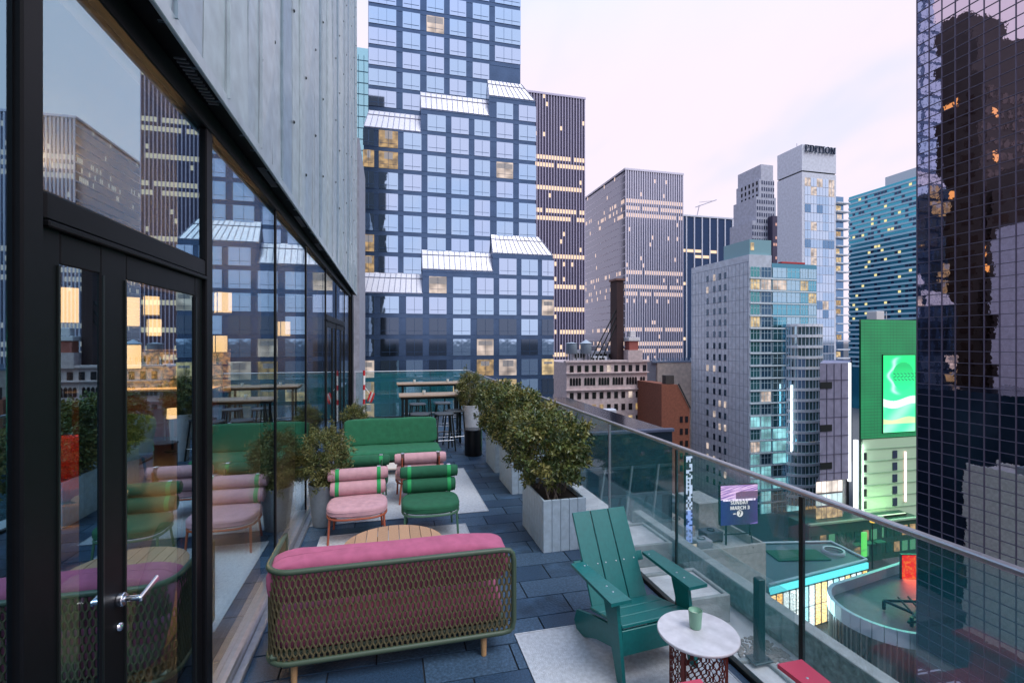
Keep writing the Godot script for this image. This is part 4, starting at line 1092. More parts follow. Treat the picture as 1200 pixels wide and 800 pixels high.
func square_buildings() -> void:
	var ns := FastNoiseLite.new(); ns.seed = 3; ns.frequency = 0.9
	# grey violet block with a light edge
	var t := thing("violet_grey_block", "blank violet grey block between the apartment block and the green screen", "building")
	var vm := textured(M("violet_wall", Color(0.30, 0.29, 0.42), 0.7), noise_tex("concrete_t", 0.02, 0.84, 1.0, 5), 0.05)
	var g := Geo.new(); g.prism(PackedVector2Array([Vector2(82.9, -79.3), Vector2(90.0, -79.3), Vector2(105.5, -92), Vector2(97.2, -92)]), 23.4, Vector3(0, -13.8, 0), Basis(Vector3(1, 0, 0), Vector3(0, 0, 1), Vector3(0, -1, 0))); gpart(t, "wall", g, vm)
	g = Geo.new()
	for r in 6: g.box(Vector3(86.45, -5.5 - r * 3.7, -79.27), Vector3(7.1, 0.1, 0.1))
	for c in 3: g.box(Vector3(84.6 + c * 1.8, -13.8, -79.26), Vector3(0.08, 23, 0.1))
	gpart(t, "panel_joints", g, M("violet_joint", Color(0.09, 0.085, 0.14), 0.8))
	for y in [-6.5, -15, -22.5]:
		part(t, "louvre", unit(), mats.dark_metal, sized(Vector3(84.4, y, -79.24), Vector3(2.8, 1.3, 0.12)))
	g = Geo.new(); g.prism(PackedVector2Array([Vector2(83.4, -80.5), Vector2(89.8, -80.5), Vector2(104, -91.5), Vector2(97.2, -91.5)]), 16.3, Vector3(0, -33.8, 0), Basis(Vector3(1, 0, 0), Vector3(0, 0, 1), Vector3(0, -1, 0))); gpart(t, "shopfront", g, M("shop_frame", Color(0.16, 0.15, 0.17), 0.5))
	for r in 6:
		for c3 in 5: part(t, "window", unit(), [glow("shop_bright", Color(1.0, 0.88, 0.80), 1.5, noise_tex("room_t", 0.01, 0.5, 1.1, 2), 0.05), lit_mats()[0], glow("shop_cool", Color(0.7, 0.95, 1.0), 1.3, noise_tex("room_t", 0.01, 0.5, 1.1, 2), 0.05)][(r * 5 + c3 * 3) % 3], sized(Vector3(83.8 + c3 * 1.33, -27.1 - r * 2.6, -80.46), Vector3(1.15, 2.2, 0.1)))
	g = Geo.new(); g.span(Vector3(90.05, -26, -79.6), Vector3(90.45, -2.1, -79.1)); gpart(t, "light_strip", g, glow("white_led", Color(0.85, 0.92, 1.0), 2.0))
	# green screen building
	t = thing("green_screen_building", "building wrapped in a giant green video screen above a pale green front", "building")
	var sx := 98.2; var ex := 116.0; var z := -83.6
	g = Geo.new(); g.prism(PackedVector2Array([Vector2(sx, z - 0.4), Vector2(ex, z - 0.4), Vector2(142, -106), Vector2(127, -106)]), 49.0, Vector3(0, -17.5, 0), Basis(Vector3(1, 0, 0), Vector3(0, 0, 1), Vector3(0, -1, 0))); gpart(t, "body", g, M("green_body", Color(0.03, 0.06, 0.05), 0.6))
	var pic := picture(192, 256, func(u: float, v: float) -> Color:
		var ln := 0.72 if fmod(v * 40.0, 1.0) < 0.14 else 1.0
		var lc := 0.82 if fmod(u * 20.0, 1.0) < 0.08 else 1.0
		var k := (0.80 + 0.10 * ns.get_noise_2d(u * 2, v * 3)) * ln * lc
		return Color(0.0, 0.36 * k, 0.20 * k))
	g = Geo.new(); g.sheet(Vector3((sx + ex) / 2, -5.9, z), Vector3(ex - sx, 0, 0), Vector3(0, 25.6, 0)); gpart(t, "screen", g, screen_mat("green_screen", pic, 3.6))
	var pic2 := picture(128, 256, func(u: float, v: float) -> Color:
		var c := Color(0.06, 0.92, 0.48).lerp(Color(0.28, 1.0, 0.66), v)
		var q := Vector2(u - 0.62, (v - 0.27) * 1.87)
		var d := q.length()
		if u < 0.62: c = c.lerp(Color(0.80, 1.0, 0.90), 0.85 * exp(-pow((d - 0.42 - 0.05 * sin(v * 30.0)) / 0.06, 2.0)) * smoothstep(0.62, 0.3, u))
		if d < 0.34: c = Color(0.03, 0.72, 0.40).lerp(Color(0.10, 0.95, 0.55), clampf(q.y * 2.0 + 0.5, 0, 1))
		if v > 0.23 and v < 0.34 and u > 0.28 and fmod(u * 9.0 + sin(v * 90.0) * 0.4, 1.0) < 0.35 and fmod(v * 26.0, 1.0) < 0.6: c = Color(0.0, 0.30, 0.27)
		var wv := 0.56 + 0.03 * sin(u * 5.0)
		if v > wv and v < wv + 0.10: c = Color(0.86, 1.0, 0.93)
		elif v > wv + 0.10: c = c.lerp(Color(0.62, 1.0, 0.78), 0.5 + 0.4 * sin(u * 7.0 + v * 14.0))
		if v > 0.82 + 0.02 * sin(u * 6.0) and v < 0.89: c = c.lerp(Color(0.95, 0.85, 0.62), 0.7)
		if fmod(v * 64.0, 1.0) < 0.12: c = c * 0.85
		return c)
	g = Geo.new(); g.cbox(Vector3(108.6, -9.2, z + 0.02), Vector3(9.4, 17.2, 0.3), 0.05); gpart(t, "inset_screen_case", g, mats.dark_metal)
	g = Geo.new(); g.sheet(Vector3(108.6, -9.2, z + 0.2), Vector3(9.0, 0, 0), Vector3(0, 16.8, 0)); gpart(t, "inset_screen", g, screen_mat("inset_screen", pic2, 1.5))
	area(Vector3(106, -8, z + 0.6), Vector3(0, 0, 1), Vector2(16, 24), Color(0.08, 1.0, 0.5), 900.0)
	g = Geo.new(); g.span(Vector3(sx + 0.6, -41.8, z - 0.4), Vector3(ex, -18.9, z - 0.1)); gpart(t, "lower_front", g, M("mint_wall", Color(0.45, 0.62, 0.42), 0.6))
	for r in 7:
		part(t, "floor_band", unit(), M("mint_band", Color(0.25, 0.40, 0.26), 0.6), sized(Vector3((sx + ex) / 2 + 0.3, -21.0 - r * 2.6, z - 0.05), Vector3(ex - sx - 0.8, 0.18, 0.2)))
	for r in 5:
		part(t, "vent", unit(), mats.dark_metal, sized(Vector3(99.4, -22.5 - r * 2.6, z - 0.05), Vector3(0.7, 1.6, 0.2)))
		part(t, "window", unit(), M("old_pane", Color(0.06, 0.08, 0.14), 0.1, 0.6), sized(Vector3(107.6, -22.5 - r * 2.6, z - 0.05), Vector3(1.2, 1.7, 0.2)))
	g = Geo.new(); g.span(Vector3(110.2, -33, z), Vector3(110.5, -22, z + 0.3)); gpart(t, "light_strip", g, glow("pink_led", Color(1.0, 0.6, 0.62), 2.0))
	g = Geo.new(); g.span(Vector3(97.3, -42, z - 1), Vector3(98.1, -19, z - 0.5)); gpart(t, "edge_light", g, mats.white_led)
	area(Vector3(98.4, -30, z + 0.3), Vector3(1, 0, 0.35), Vector2(0.8, 20), Color(0.85, 0.95, 1.0), 60.0)
	g = Geo.new(); g.cbox(Vector3(110.0, 8.0, -90), Vector3(2.4, 2.4, 2.4), 0.1); g.tube([Vector3(112.2, 7, -90), Vector3(112.2, 9.2, -90)], 0.1, 4); g.tube([Vector3(113.2, 7, -90), Vector3(113.2, 9.2, -90)], 0.1, 4); gpart(t, "roof_plant", g, M("turret_white", Color(0.7, 0.66, 0.66), 0.7))
	# glowing glass pavilion on the square
	t = thing("glass_pavilion", "low glass shop pavilion glowing warm under a cyan lit roof edge", "building")
	var a := Vector3(54.6, -42, -61.1); var b := Vector3(76.6, -42, -64.2); var c := Vector3(77.2, -42, -71.5); var d := Vector3(55, -42, -76)
	var up := Vector3(0, 8, 0)
	g = Geo.new(); g.face(a, b, b + up, a + up, Vector3(0, 0, 1)); g.face(b, c, c + up, b + up, Vector3(1, 0, 0)); g.face(a, d, d + up, a + up, Vector3(-1, 0, 0)); g.face(a + up, b + up, c + up, d + up, Vector3.UP)
	gpart(t, "shell", g, M("pav_shell", Color(0.10, 0.16, 0.17), 0.5))
	var along := (b - a).normalized(); var outn := Vector3(along.z, 0, -along.x) * -1.0
	if outn.z < 0: outn = -outn
	var turn := atan2(-along.z, along.x)
	var warm := [glow("pav_a", Color(1.0, 0.66, 0.26), 4.0, noise_tex("shop_t", 0.03, 0.15, 1.3, 4), 0.22), glow("pav_b", Color(0.8, 0.92, 0.92), 3.2, noise_tex("shop_t", 0.03, 0.15, 1.3, 4), 0.3), glow("pav_c", Color(1.0, 0.50, 0.10), 4.0, noise_tex("shop_t", 0.03, 0.15, 1.3, 4), 0.18), glow("pav_d", Color(0.4, 0.85, 0.95), 3.2, noise_tex("shop_t", 0.03, 0.15, 1.3, 4), 0.35)]
	var nb := 16
	for i in nb:
		for r in 2:
			var p := a.lerp(b, (i + 0.5) / nb) + Vector3(0, 1.7 + r * 3.2, 0) + outn * 0.06
			var m: Material = warm[[0, 2, 1, 1, 1, 3, 1, 0, 0, 1, 3, 1, 0, 1, 1, 2][i]]
			part(t, "window", unit(), m, sized(p, Vector3(22.2 / nb - 0.12, 3.0, 0.1), turn))
	g = Geo.new()
	for i in nb + 1: g.box(a.lerp(b, float(i) / nb) + Vector3(0, 3.6, 0) + outn * 0.14, Vector3(0.1, 7.2, 0.16), Basis(Vector3.UP, turn))
	gpart(t, "mullions", g, mats.dark_metal)
	for i in 12:
		part(t, "roof_edge_light", unit(), glow("cyan_led", Color(0.12, 0.85, 0.95), 1.5), sized(a.lerp(b, (i + 0.5) / 12) + Vector3(0, 7.35, 0) + outn * 0.2, Vector3(22.2 / 12 - 0.08, 0.95, 0.25), turn))
	area(a.lerp(b, 0.5) + Vector3(0, 5.5, 0) + outn * 1.2, outn, Vector2(20, 4), Color(0.45, 0.95, 1.0), 260.0)
	g = Geo.new()
	for s in [[a, b], [b, c], [c, d]]:
		var e: Array = s
		g.tube([e[0] + up + Vector3(0, 0.25, 0), e[1] + up + Vector3(0, 0.25, 0)], 0.22, 4)
	gpart(t, "roof_rim", g, M("rim_pale", Color(0.5, 0.62, 0.64), 0.5))
	g = Geo.new(); g.cbox(Vector3(67, -33.85, -68.5), Vector3(9, 0.2, 4), 0.05, Basis(Vector3.UP, -0.2)); gpart(t, "roof_lawn", g, M("roof_green", Color(0.02, 0.12, 0.06), 0.9))
	g = Geo.new(); g.lathe([Vector2(1.4, 0.5), Vector2(1.7, 0.6), Vector2(1.7, 0.1)], Vector3(74, -34, -68), 18); gpart(t, "roof_ring", g, M("rim_pale", Color(0.5, 0.62, 0.64), 0.5))
	g = Geo.new(); g.cbox(Vector3(70.5, -38.9, -62.0), Vector3(6.5, 0.25, 2.6), 0.05, Basis(Vector3.UP, turn)); gpart(t, "canopy", g, M("canopy_grey", Color(0.35, 0.40, 0.42), 0.5))
	# block with the rounded end and flat roof
	t = thing("rounded_end_building", "low building with a rounded end and pale parapet below the black glass tower", "building")
	var ol := PackedVector2Array()
	for k in 15:
		var q := deg_to_rad(250 - k * 10.5)
		ol.append(Vector2(64.5 + 6.6 * cos(q), -51.0 + 6.6 * sin(q)))
	ol.append_array([Vector2(86, -44.6), Vector2(86, -61.5)])
	g = Geo.new(); g.prism(ol, 7.4, Vector3(0, -38.3, 0), Basis(Vector3(1, 0, 0), Vector3(0, 0, 1), Vector3(0, -1, 0))); gpart(t, "wall", g, M("round_glass", Color(0.09, 0.075, 0.07), 0.15, 0.5))
	g = Geo.new()
	for k in ol.size():
		var p := ol[k]; var q := ol[(k + 1) % ol.size()]
		var nseg := int(p.distance_to(q) / 1.1) + 1
		for s in nseg:
			var r := p.lerp(q, float(s) / nseg)
			g.box(Vector3(r.x, -38.3, r.y), Vector3(0.16, 7.4, 0.16))
	gpart(t, "mullions", g, M("round_bar", Color(0.28, 0.24, 0.22), 0.5, 0.4))
	for k in ol.size():
		var p := ol[k]; var q := ol[(k + 1) % ol.size()]
		var nseg := maxi(1, int(p.distance_to(q) / 2.4))
		for s in nseg:
			var r0 := p.lerp(q, float(s) / nseg); var r1 := p.lerp(q, float(s + 1) / nseg)
			var dd := r1 - r0
			part(t, "parapet_panel", unit(), M("parapet_pale", Color(0.50, 0.58, 0.68), 0.35), sized(Vector3((r0.x + r1.x) / 2, -33.7, (r0.y + r1.y) / 2), Vector3(dd.length() - 0.05, 1.9, 0.5), -dd.angle()))
	g = Geo.new(); g.prism(ol, 0.3, Vector3(0, -34.3, 0), Basis(Vector3(1, 0, 0), Vector3(0, 0, 1), Vector3(0, -1, 0))); gpart(t, "roof", g, textured(M("roof_dark", Color(0.10, 0.13, 0.15), 0.6), noise_tex("concrete_t", 0.02, 0.84, 1.0, 5), 0.08))
	var fr := thing("roof_steelwork", "black steel frame lying on the roof with the rounded end", "steelwork", Vector3(67, -34.0, -50))
	for s in [[Vector3(-3, 0.6, 2), Vector3(7, 1.4, -2)], [Vector3(-3, 0.6, 2), Vector3(6, 0.9, 3)], [Vector3(-2, 1.2, -2), Vector3(8, 1.2, 1)], [Vector3(-2, 1.2, -2), Vector3(-1, 1.0, 1)], [Vector3(1, 0.6, 1), Vector3(4, 2.0, -2)], [Vector3(3, 0.6, 2), Vector3(6, 2.0, -1)]]:
		g = Geo.new(); g.tube([s[0], s[1]], 0.2, 5); gpart(fr, "beam", g, mats.dark_metal)
	for k in 5:
		g = Geo.new(); g.tube([Vector3(-1.5 + k * 1.6, 0.7, 2.2 - k * 0.3), Vector3(0.5 + k * 1.5, 1.3, -2.0 + k * 0.2)], 0.14, 5); gpart(fr, "beam", g, mats.dark_metal)
	for s in [Vector3(-2, 0, -2), Vector3(4, 0, -2), Vector3(6, 0, 2), Vector3(-2.5, 0, 2)]:
		g = Geo.new(); g.box(s + Vector3(0, 0.6, 0), Vector3(0.3, 1.2, 0.3)); gpart(fr, "stub", g, mats.dark_metal)
	# dark theatre roof right below the railing
	t = thing("dark_theatre_building", "low dark navy building with slanting grey tubes beyond the glass railing", "building")
	g = Geo.new(); g.span(Vector3(6.0, -42, -70), Vector3(26.0, -6.2, -41.2)); gpart(t, "wall", g, M("theatre_navy", Color(0.012, 0.028, 0.05), 0.12, 0.5))
	g = Geo.new(); g.cbox(Vector3(16.0, -6.1, -41.1), Vector3(20.1, 0.3, 0.5), 0.05); gpart(t, "coping", g, M("coping_navy", Color(0.06, 0.08, 0.14), 0.5))
	for r in 4:
		part(t, "wall_band", unit(), M("theatre_band", Color(0.03, 0.07, 0.10), 0.3, 0.4), sized(Vector3(16.0, -9.4 - r * 2.6, -41.16), Vector3(19.8, 0.25, 0.12)))
	for k in 6:
		g = Geo.new(); g.tube([Vector3(9.0 + k * 2.7, -17.5, -39.6), Vector3(10.9 + k * 2.7, -9.2, -40.9)], 0.12, 6); gpart(t, "slanted_tube", g, M("tube_grey", Color(0.16, 0.24, 0.27), 0.4, 0.5))  # tubes stand in for pale diagonals seen in the railing glass
	for k in 5:
		part(t, "window", unit(), M("theatre_glass", Color(0.04, 0.15, 0.2), 0.05, 0.8), sized(Vector3(9.0 + k * 3.6, -13.2, -41.14), Vector3(2.9, 2.2, 0.12)))
	g = Geo.new(); g.span(Vector3(6.0, -42, -41.0), Vector3(17.0, -16.4, -32)); gpart(t, "front_block", g, M("theatre_navy", Color(0.012, 0.028, 0.05), 0.12, 0.5))
	t = thing("light_column", "tall speckled white light column on the dark building's corner", "light column", Vector3(26.6, -16.2, -39.4))
	var sp := picture(16, 160, func(u: float, v: float) -> Color:
		var k := 1.0 if ns.get_noise_2d(floor(u * 4.0) * 31.7, floor(v * 46.0) * 17.3) > -0.12 else 0.15
		return Color(0.8 * k, 0.88 * k, 1.0 * k).lerp(Color(0.1, 0.3, 0.9), 0.35 if v > 0.62 else 0.0))
	g = Geo.new(); g.cbox(Vector3(0, 4.0, -0.15), Vector3(0.75, 8.0, 0.3), 0.02); gpart(t, "case", g, mats.dark_metal)
	g = Geo.new(); g.sheet(Vector3(0, 4.0, 0.01), Vector3(0.65, 0, 0), Vector3(0, 7.9, 0)); gpart(t, "screen", g, screen_mat("column_screen", sp, 1.2))
	t = thing("portrait_screen", "small lit poster screen showing a dark haired figure at the light column's foot", "screen", Vector3(26.6, -17.9, -39.0))
	sp = picture(48, 80, func(u: float, v: float) -> Color:
		var pc := Color(1.0, 0.93, 0.82)
		var head := Vector2((u - 0.52) / 0.17, (v - 0.34) / 0.15).length()
		if v > 0.5 and absf(u - 0.5) < 0.2 + (v - 0.5) * 0.55: pc = Color(0.16, 0.10, 0.08)
		if head < 1.0: pc = Color(0.55, 0.33, 0.22)
		if head < 1.15 and v < 0.30: pc = Color(0.12, 0.08, 0.07)
		return pc)
	g = Geo.new(); g.cbox(Vector3(0, 0.9, -0.12), Vector3(1.1, 1.9, 0.2), 0.02); gpart(t, "case", g, mats.dark_metal)
	g = Geo.new(); g.sheet(Vector3(0, 0.9, 0), Vector3(1.0, 0, 0), Vector3(0, 1.8, 0)); gpart(t, "screen", g, screen_mat("portrait", sp, 1.0))
	# beige low roofs
	t = thing("beige_low_building", "low beige building with a parapet roof crowded with machines", "building")
	var bw := textured(M("beige_wall", Color(0.52, 0.53, 0.48), 0.85), noise_tex("concrete_t", 0.02, 0.84, 1.0, 5), 0.15)
	g = Geo.new(); g.span(Vector3(27.2, -42, -56), Vector3(34.2, -17.4, -38.6)); gpart(t, "wall", g, bw)
	g = Geo.new()
	for s in [[Vector3(30.7, -17.0, -38.75), Vector3(7.0, 0.8, 0.3)], [Vector3(27.35, -17.0, -47.5), Vector3(0.3, 0.8, 17.0)], [Vector3(34.05, -17.0, -47.5), Vector3(0.3, 0.8, 17.0)]]: g.cbox(s[0], s[1], 0.04)
	gpart(t, "parapet", g, bw)
	g = Geo.new(); g.cbox(Vector3(32.6, -16.0, -46.5), Vector3(2.8, 2.8, 4.0), 0.05); gpart(t, "stair_house", g, bw)
	g = Geo.new(); g.span(Vector3(26.0, -42, -38.5), Vector3(31.0, -19.0, -34.5)); gpart(t, "front_wing", g, bw)
	for i in 3:
		part(t, "window", unit(), mats.dark_metal, sized(Vector3(27.6 + i * 1.1, -20.4, -34.47), Vector3(0.6, 1.1, 0.1)))
	var mk := [["roof_tent", "long pale ventilation hood on the beige low roof", Vector3(28.9, -17.4, -45.0), Vector3(1.4, 1.2, 4.4), Color(0.42, 0.37, 0.30)], ["air_conditioner", "pale air conditioner nearest on the beige low roof", Vector3(28.7, -17.4, -40.6), Vector3(1.6, 0.9, 1.3), Color(0.35, 0.38, 0.40)], ["air_conditioner", "dark air conditioner beside the billboard on the beige low roof", Vector3(30.9, -17.4, -42.2), Vector3(1.9, 0.9, 1.4), Color(0.10, 0.13, 0.14)], ["air_conditioner", "grey air conditioner farthest back on the beige low roof", Vector3(30.4, -17.4, -50.0), Vector3(2.8, 1.5, 1.9), Color(0.16, 0.20, 0.21)]]
	for e in mk:
		var w := thing(e[0], e[1], "roof plant", e[2])
		var q := Geo.new(); q.cbox(Vector3(0, e[3].y / 2 + 0.08, 0), e[3], 0.06); gpart(w, "housing", q, M("plant_%d" % (e[2].z * 10), e[4], 0.6))
		q = Geo.new(); q.lathe([Vector2(0.3, 0.02), Vector2(0.36, 0.1), Vector2(0.4, 0.0)], Vector3(0, e[3].y + 0.08, 0), 14); gpart(w, "fan", q, mats.dark_metal)
		q = Geo.new()
		for sx2 in [-1, 1]: q.box(Vector3(sx2 * e[3].x * 0.4, 0.04, 0), Vector3(0.12, 0.08, e[3].z))
		gpart(w, "skid", q, mats.dark_metal)
	# advertising screen
	t = thing("advertising_screen", "square violet advertising screen reading SUNDAY MARCH 3 on a roof", "screen", Vector3(32.75, -15.4, -40.4), -0.1)
	sp = picture(160, 160, func(u: float, v: float) -> Color:
		var c2 := Color(0.10, 0.12, 0.42).lerp(Color(0.16, 0.15, 0.28), clampf(u * 1.6, 0, 1)).lerp(Color(0.30, 0.18, 0.52), clampf((u - 0.6) * 1.5, 0, 1))
		var s := v + u * 0.22
		if v < 0.36:
			var k := clampf(0.55 + ns.get_noise_2d(u * 1.6 + s * 2, s * 26), 0, 1)
			c2 = Color(0.45, 0.32, 0.62).lerp(Color(1.0, 0.86, 1.0), k)
			if s > 0.28 and u > 0.4 and v > 0.16: c2 = Color(0.45, 0.33, 0.46)
		if v > 0.345 and v < 0.40 and u > 0.06 and u < 0.94 and ns.get_noise_2d(u * 60, 4.0) > -0.25: c2 = Color(0.95, 0.9, 1.0)
		if v > 0.90 and u > 0.6 and ns.get_noise_2d(s * 3, s * 30) > 0.1: c2 = c2.lerp(Color(0.75, 0.6, 1.0), 0.6)
		return c2)
	g = Geo.new(); g.cbox(Vector3(0, 1.9, -0.2), Vector3(3.95, 3.9, 0.36), 0.03); gpart(t, "case", g, mats.dark_metal)
	g = Geo.new(); g.sheet(Vector3(0, 1.9, 0.0), Vector3(3.85, 0, 0), Vector3(0, 3.8, 0)); gpart(t, "screen", g, screen_mat("ad_screen", sp, 1.5))
	var f := SystemFont.new(); f.font_names = PackedStringArray(["Droid Sans"]); f.font_weight = 700
	var wl := glow("white_text", Color(1, 1, 1), 0.95)
	for s in [["SUNDAY", 0.0, 2.12, 0.0098], ["MARCH 3", 0.06, 1.62, 0.0098], ["abc", -0.5, 1.07, 0.004]]:
		var tm := TextMesh.new(); tm.font = f; tm.text = s[0]; tm.font_size = 48; tm.pixel_size = s[3]; tm.depth = 0.02
		part(t, "lettering", tm, wl, Transform3D(Basis.IDENTITY, Vector3(s[1], s[2], 0.02)))
	g = Geo.new(); g.lathe([Vector2(0, 0.02), Vector2(0.32, 0.02), Vector2(0.32, 0.0)], Vector3(0.05, 1.07, 0.005), 28, Basis(Vector3(1, 0, 0), PI / 2)); gpart(t, "round_emblem", g, wl)
	var t7 := TextMesh.new(); t7.font = f; t7.text = "7"; t7.font_size = 48; t7.pixel_size = 0.0125; t7.depth = 0.02
	part(t, "numeral", t7, M("ink", Color(0.03, 0.03, 0.06), 0.6), Transform3D(Basis.IDENTITY, Vector3(0.05, 1.07, 0.036)))
	g = Geo.new()
	for x in [-1.2, 1.3]: g.tube([Vector3(x, 0, -0.3), Vector3(x, -2.4, -0.3)], 0.1, 6)
	g.tube([Vector3(1.3, -0.3, -0.3), Vector3(0.2, -1.5, 1.8)], 0.06, 5); g.tube([Vector3(-1.4, -1.0, -0.3), Vector3(1.4, -1.0, -0.3)], 0.07, 5)
	gpart(t, "stand", g, mats.dark_metal)
	# pale round-roofed block peeping over the hedge
	t = thing("pale_roof_block", "pale blue roof block just above the hedge beside the blue tower", "building")
	g = Geo.new(); g.span(Vector3(28.5, -42, -110), Vector3(41.5, -13.2, -84)); gpart(t, "wall", g, M("pale_blue", Color(0.42, 0.60, 0.70), 0.4, 0.2))
	g = Geo.new(); g.cbox(Vector3(39.6, -12.2, -84.6), Vector3(3.4, 3.6, 1.6), 0.2); gpart(t, "white_corner", g, M("white_corner", Color(0.75, 0.75, 0.78), 0.6))
	g = Geo.new()
	for k in 12: g.box(Vector3(29 + k * 1.05, -15, -83.97), Vector3(0.1, 3.4, 0.1))
	gpart(t, "ribs", g, M("pale_rib", Color(0.25, 0.42, 0.52), 0.5))

func street_life() -> void:
	var t := thing("red_sign", "glowing red speckled sign screen beside the black glass tower", "sign", Vector3(78.6, -34.4, -57.6), -0.25)
	var ns := FastNoiseLite.new(); ns.seed = 8; ns.frequency = 1.0
	var sp := picture(64, 64, func(u: float, v: float) -> Color:
		var k := ns.get_noise_2d(floor(u * 22.0) * 2.3, floor(v * 20.0) * 2.3)
		return Color(0.95, 0.08, 0.04) if k < 0.12 else Color(1.0, 0.45, 0.12))
	var g := Geo.new(); g.cbox(Vector3(0, 1.9, -0.25), Vector3(5.0, 4.2, 0.4), 0.05); gpart(t, "case", g, mats.dark_metal)
	g = Geo.new(); g.sheet(Vector3(0, 1.9, 0), Vector3(4.8, 0, 0), Vector3(0, 4.0, 0)); gpart(t, "screen", g, screen_mat("red_screen", sp, 1.2))
	area(Vector3(78.4, -32.4, -57.0), Vector3(-0.3, -0.3, 1), Vector2(4.5, 3.8), Color(1.0, 0.12, 0.05), 60.0)
	t = thing("green_neon_sign", "narrow upright green neon sign beyond the pavilion", "sign", Vector3(86.5, -42, -73))
	g = Geo.new(); g.cbox(Vector3(0, 6.2, 0), Vector3(1.1, 4.6, 0.4), 0.08); gpart(t, "tube", g, glow("green_neon", Color(0.15, 1.0, 0.15), 1.0))
	g = Geo.new(); g.cyl(Vector3.ZERO, Vector3(0, 4.0, 0), 0.12, 0.12, 8); gpart(t, "pole", g, mats.dark_metal)
	area(Vector3(86.5, -35.8, -72.4), Vector3(0, 0, 1), Vector2(1, 4.2), Color(0.15, 1.0, 0.15), 4.0)
	t = thing("street_lamp", "amber street lamp glowing in front of the pale green front", "street lamp", Vector3(91.5, -42, -75.5))
	g = Geo.new(); g.cyl(Vector3.ZERO, Vector3(0, 9.0, 0), 0.14, 0.09, 8); gpart(t, "pole", g, mats.dark_metal)
	g = Geo.new(); g.lathe([Vector2(0, 10.2), Vector2(0.55, 9.7), Vector2(0.45, 9.0), Vector2(0, 9.0)], Vector3.ZERO, 12); gpart(t, "lamp_globe", g, glow("amber_lamp", Color(1.0, 0.62, 0.08), 1.6))
	omni(Vector3(91.5, -32.4, -74.8), Color(1.0, 0.62, 0.1), 6.0, 0.4)
	# bare tree
	t = thing("bare_tree", "pale bare branched tree behind the pavilion roof", "tree", Vector3(81.5, -42, -72))
	g = Geo.new(); g.tube([Vector3.ZERO, Vector3(0.1, 3, 0), Vector3(-0.1, 6, 0)], 0.28, 7, false, 0.14); gpart(t, "trunk", g, M("bark", Color(0.14, 0.12, 0.10), 0.9))
	g = Geo.new()
	for i in 90:
		var p := Vector3(-0.1, rng.randf_range(4.0, 6.5), 0)
		var d := Vector3(rng.randf_range(-1, 1), rng.randf_range(0.2, 1.1), rng.randf_range(-1, 1)).normalized()
		var q := p + d * rng.randf_range(1.2, 2.4)
		g.tube([p, q], 0.05, 4, false, 0.03)
		for k in 5:
			var e := (d + Vector3(rng.randf_range(-0.8, 0.8), rng.randf_range(-0.3, 0.7), rng.randf_range(-0.8, 0.8))).normalized()
			g.tube([q.lerp(p, 0.12 * k), q.lerp(p, 0.12 * k) + e * rng.randf_range(0.7, 1.5)], 0.022, 3, false, 0.012)
	gpart(t, "crown", g, M("twig", Color(0.30, 0.30, 0.27), 0.9))
	var lo := thing("low_green_block", "dark green lit low block across the square", "building")
	g = Geo.new(); g.span(Vector3(79, -42, -83.1), Vector3(97.0, -33.5, -78.0)); g.span(Vector3(97.0, -42, -83.1), Vector3(108, -34.5, -78.3)); gpart(lo, "wall", g, M("dark_green_wall", Color(0.012, 0.075, 0.045), 0.4))
	g = Geo.new(); g.cbox(Vector3(88, -33.3, -77.9), Vector3(18.2, 0.4, 0.6), 0.05); g.cbox(Vector3(102.5, -34.3, -78.1), Vector3(11.2, 0.4, 0.6), 0.05); gpart(lo, "cornice", g, M("mint_band", Color(0.25, 0.40, 0.26), 0.6))
	for i in 13:
		for r in 2: part(lo, "window", unit(), [lit_mats()[1], M("green_pane", Color(0.02, 0.14, 0.09), 0.1, 0.5), M("green_pane", Color(0.02, 0.14, 0.09), 0.1, 0.5), glow("lit_green", Color(0.1, 0.7, 0.3), 0.4)][(i * 3 + r * 5 + i / 4) % 4], sized(Vector3(80.2 + i * 2.1, -39.8 + r * 3.2, -77.95 if i < 8 else -78.25), Vector3(1.4, 2.0, 0.1)))
	var fl := thing("unseen_floodlight_bar", "unseen green white floodlight bar placed to light the pale green front, on the dark green block's roof", "floodlight", Vector3(102.0, -34.2, -80.2))  # unseen lamp, placed to light the pale green front
	g = Geo.new(); g.cbox(Vector3(0, 0, 0), Vector3(8.4, 0.3, 0.5), 0.04); gpart(fl, "housing", g, mats.dark_metal)
	g = Geo.new(); g.cbox(Vector3(0, 0.17, -0.05), Vector3(8.2, 0.06, 0.36), 0.02); gpart(fl, "lens", g, glow("unseen_flood_lens", Color(0.6, 1.0, 0.55), 1.5))
	area(Vector3(102.0, -33.9, -80.25), Vector3(0, 0.8, -0.6), Vector2(8.2, 0.36), Color(0.5, 1.0, 0.45), 22.0)
	for i in 6: part(lo, "awning", unit(), M("awning_green", Color(0.02, 0.22, 0.10), 0.7), sized(Vector3(81.5 + i * 2.8, -37.9, -77.4), Vector3(2.3, 0.2, 1.2)))

# ---------------------------------------------------------------- furniture
func cloth(key: String, lin: Color) -> StandardMaterial3D:
	if mats.has(key): return mats[key]
	var m := textured(M(key, lin, 0.9), noise_tex("cloth_t", 0.02, 0.86, 1.0, 6), 0.9, bump_tex("crumple", 0.012, 6.0, 4), 0.30)
	m.rim_enabled = true; m.rim = 0.25; m.rim_tint = 0.6
	return m

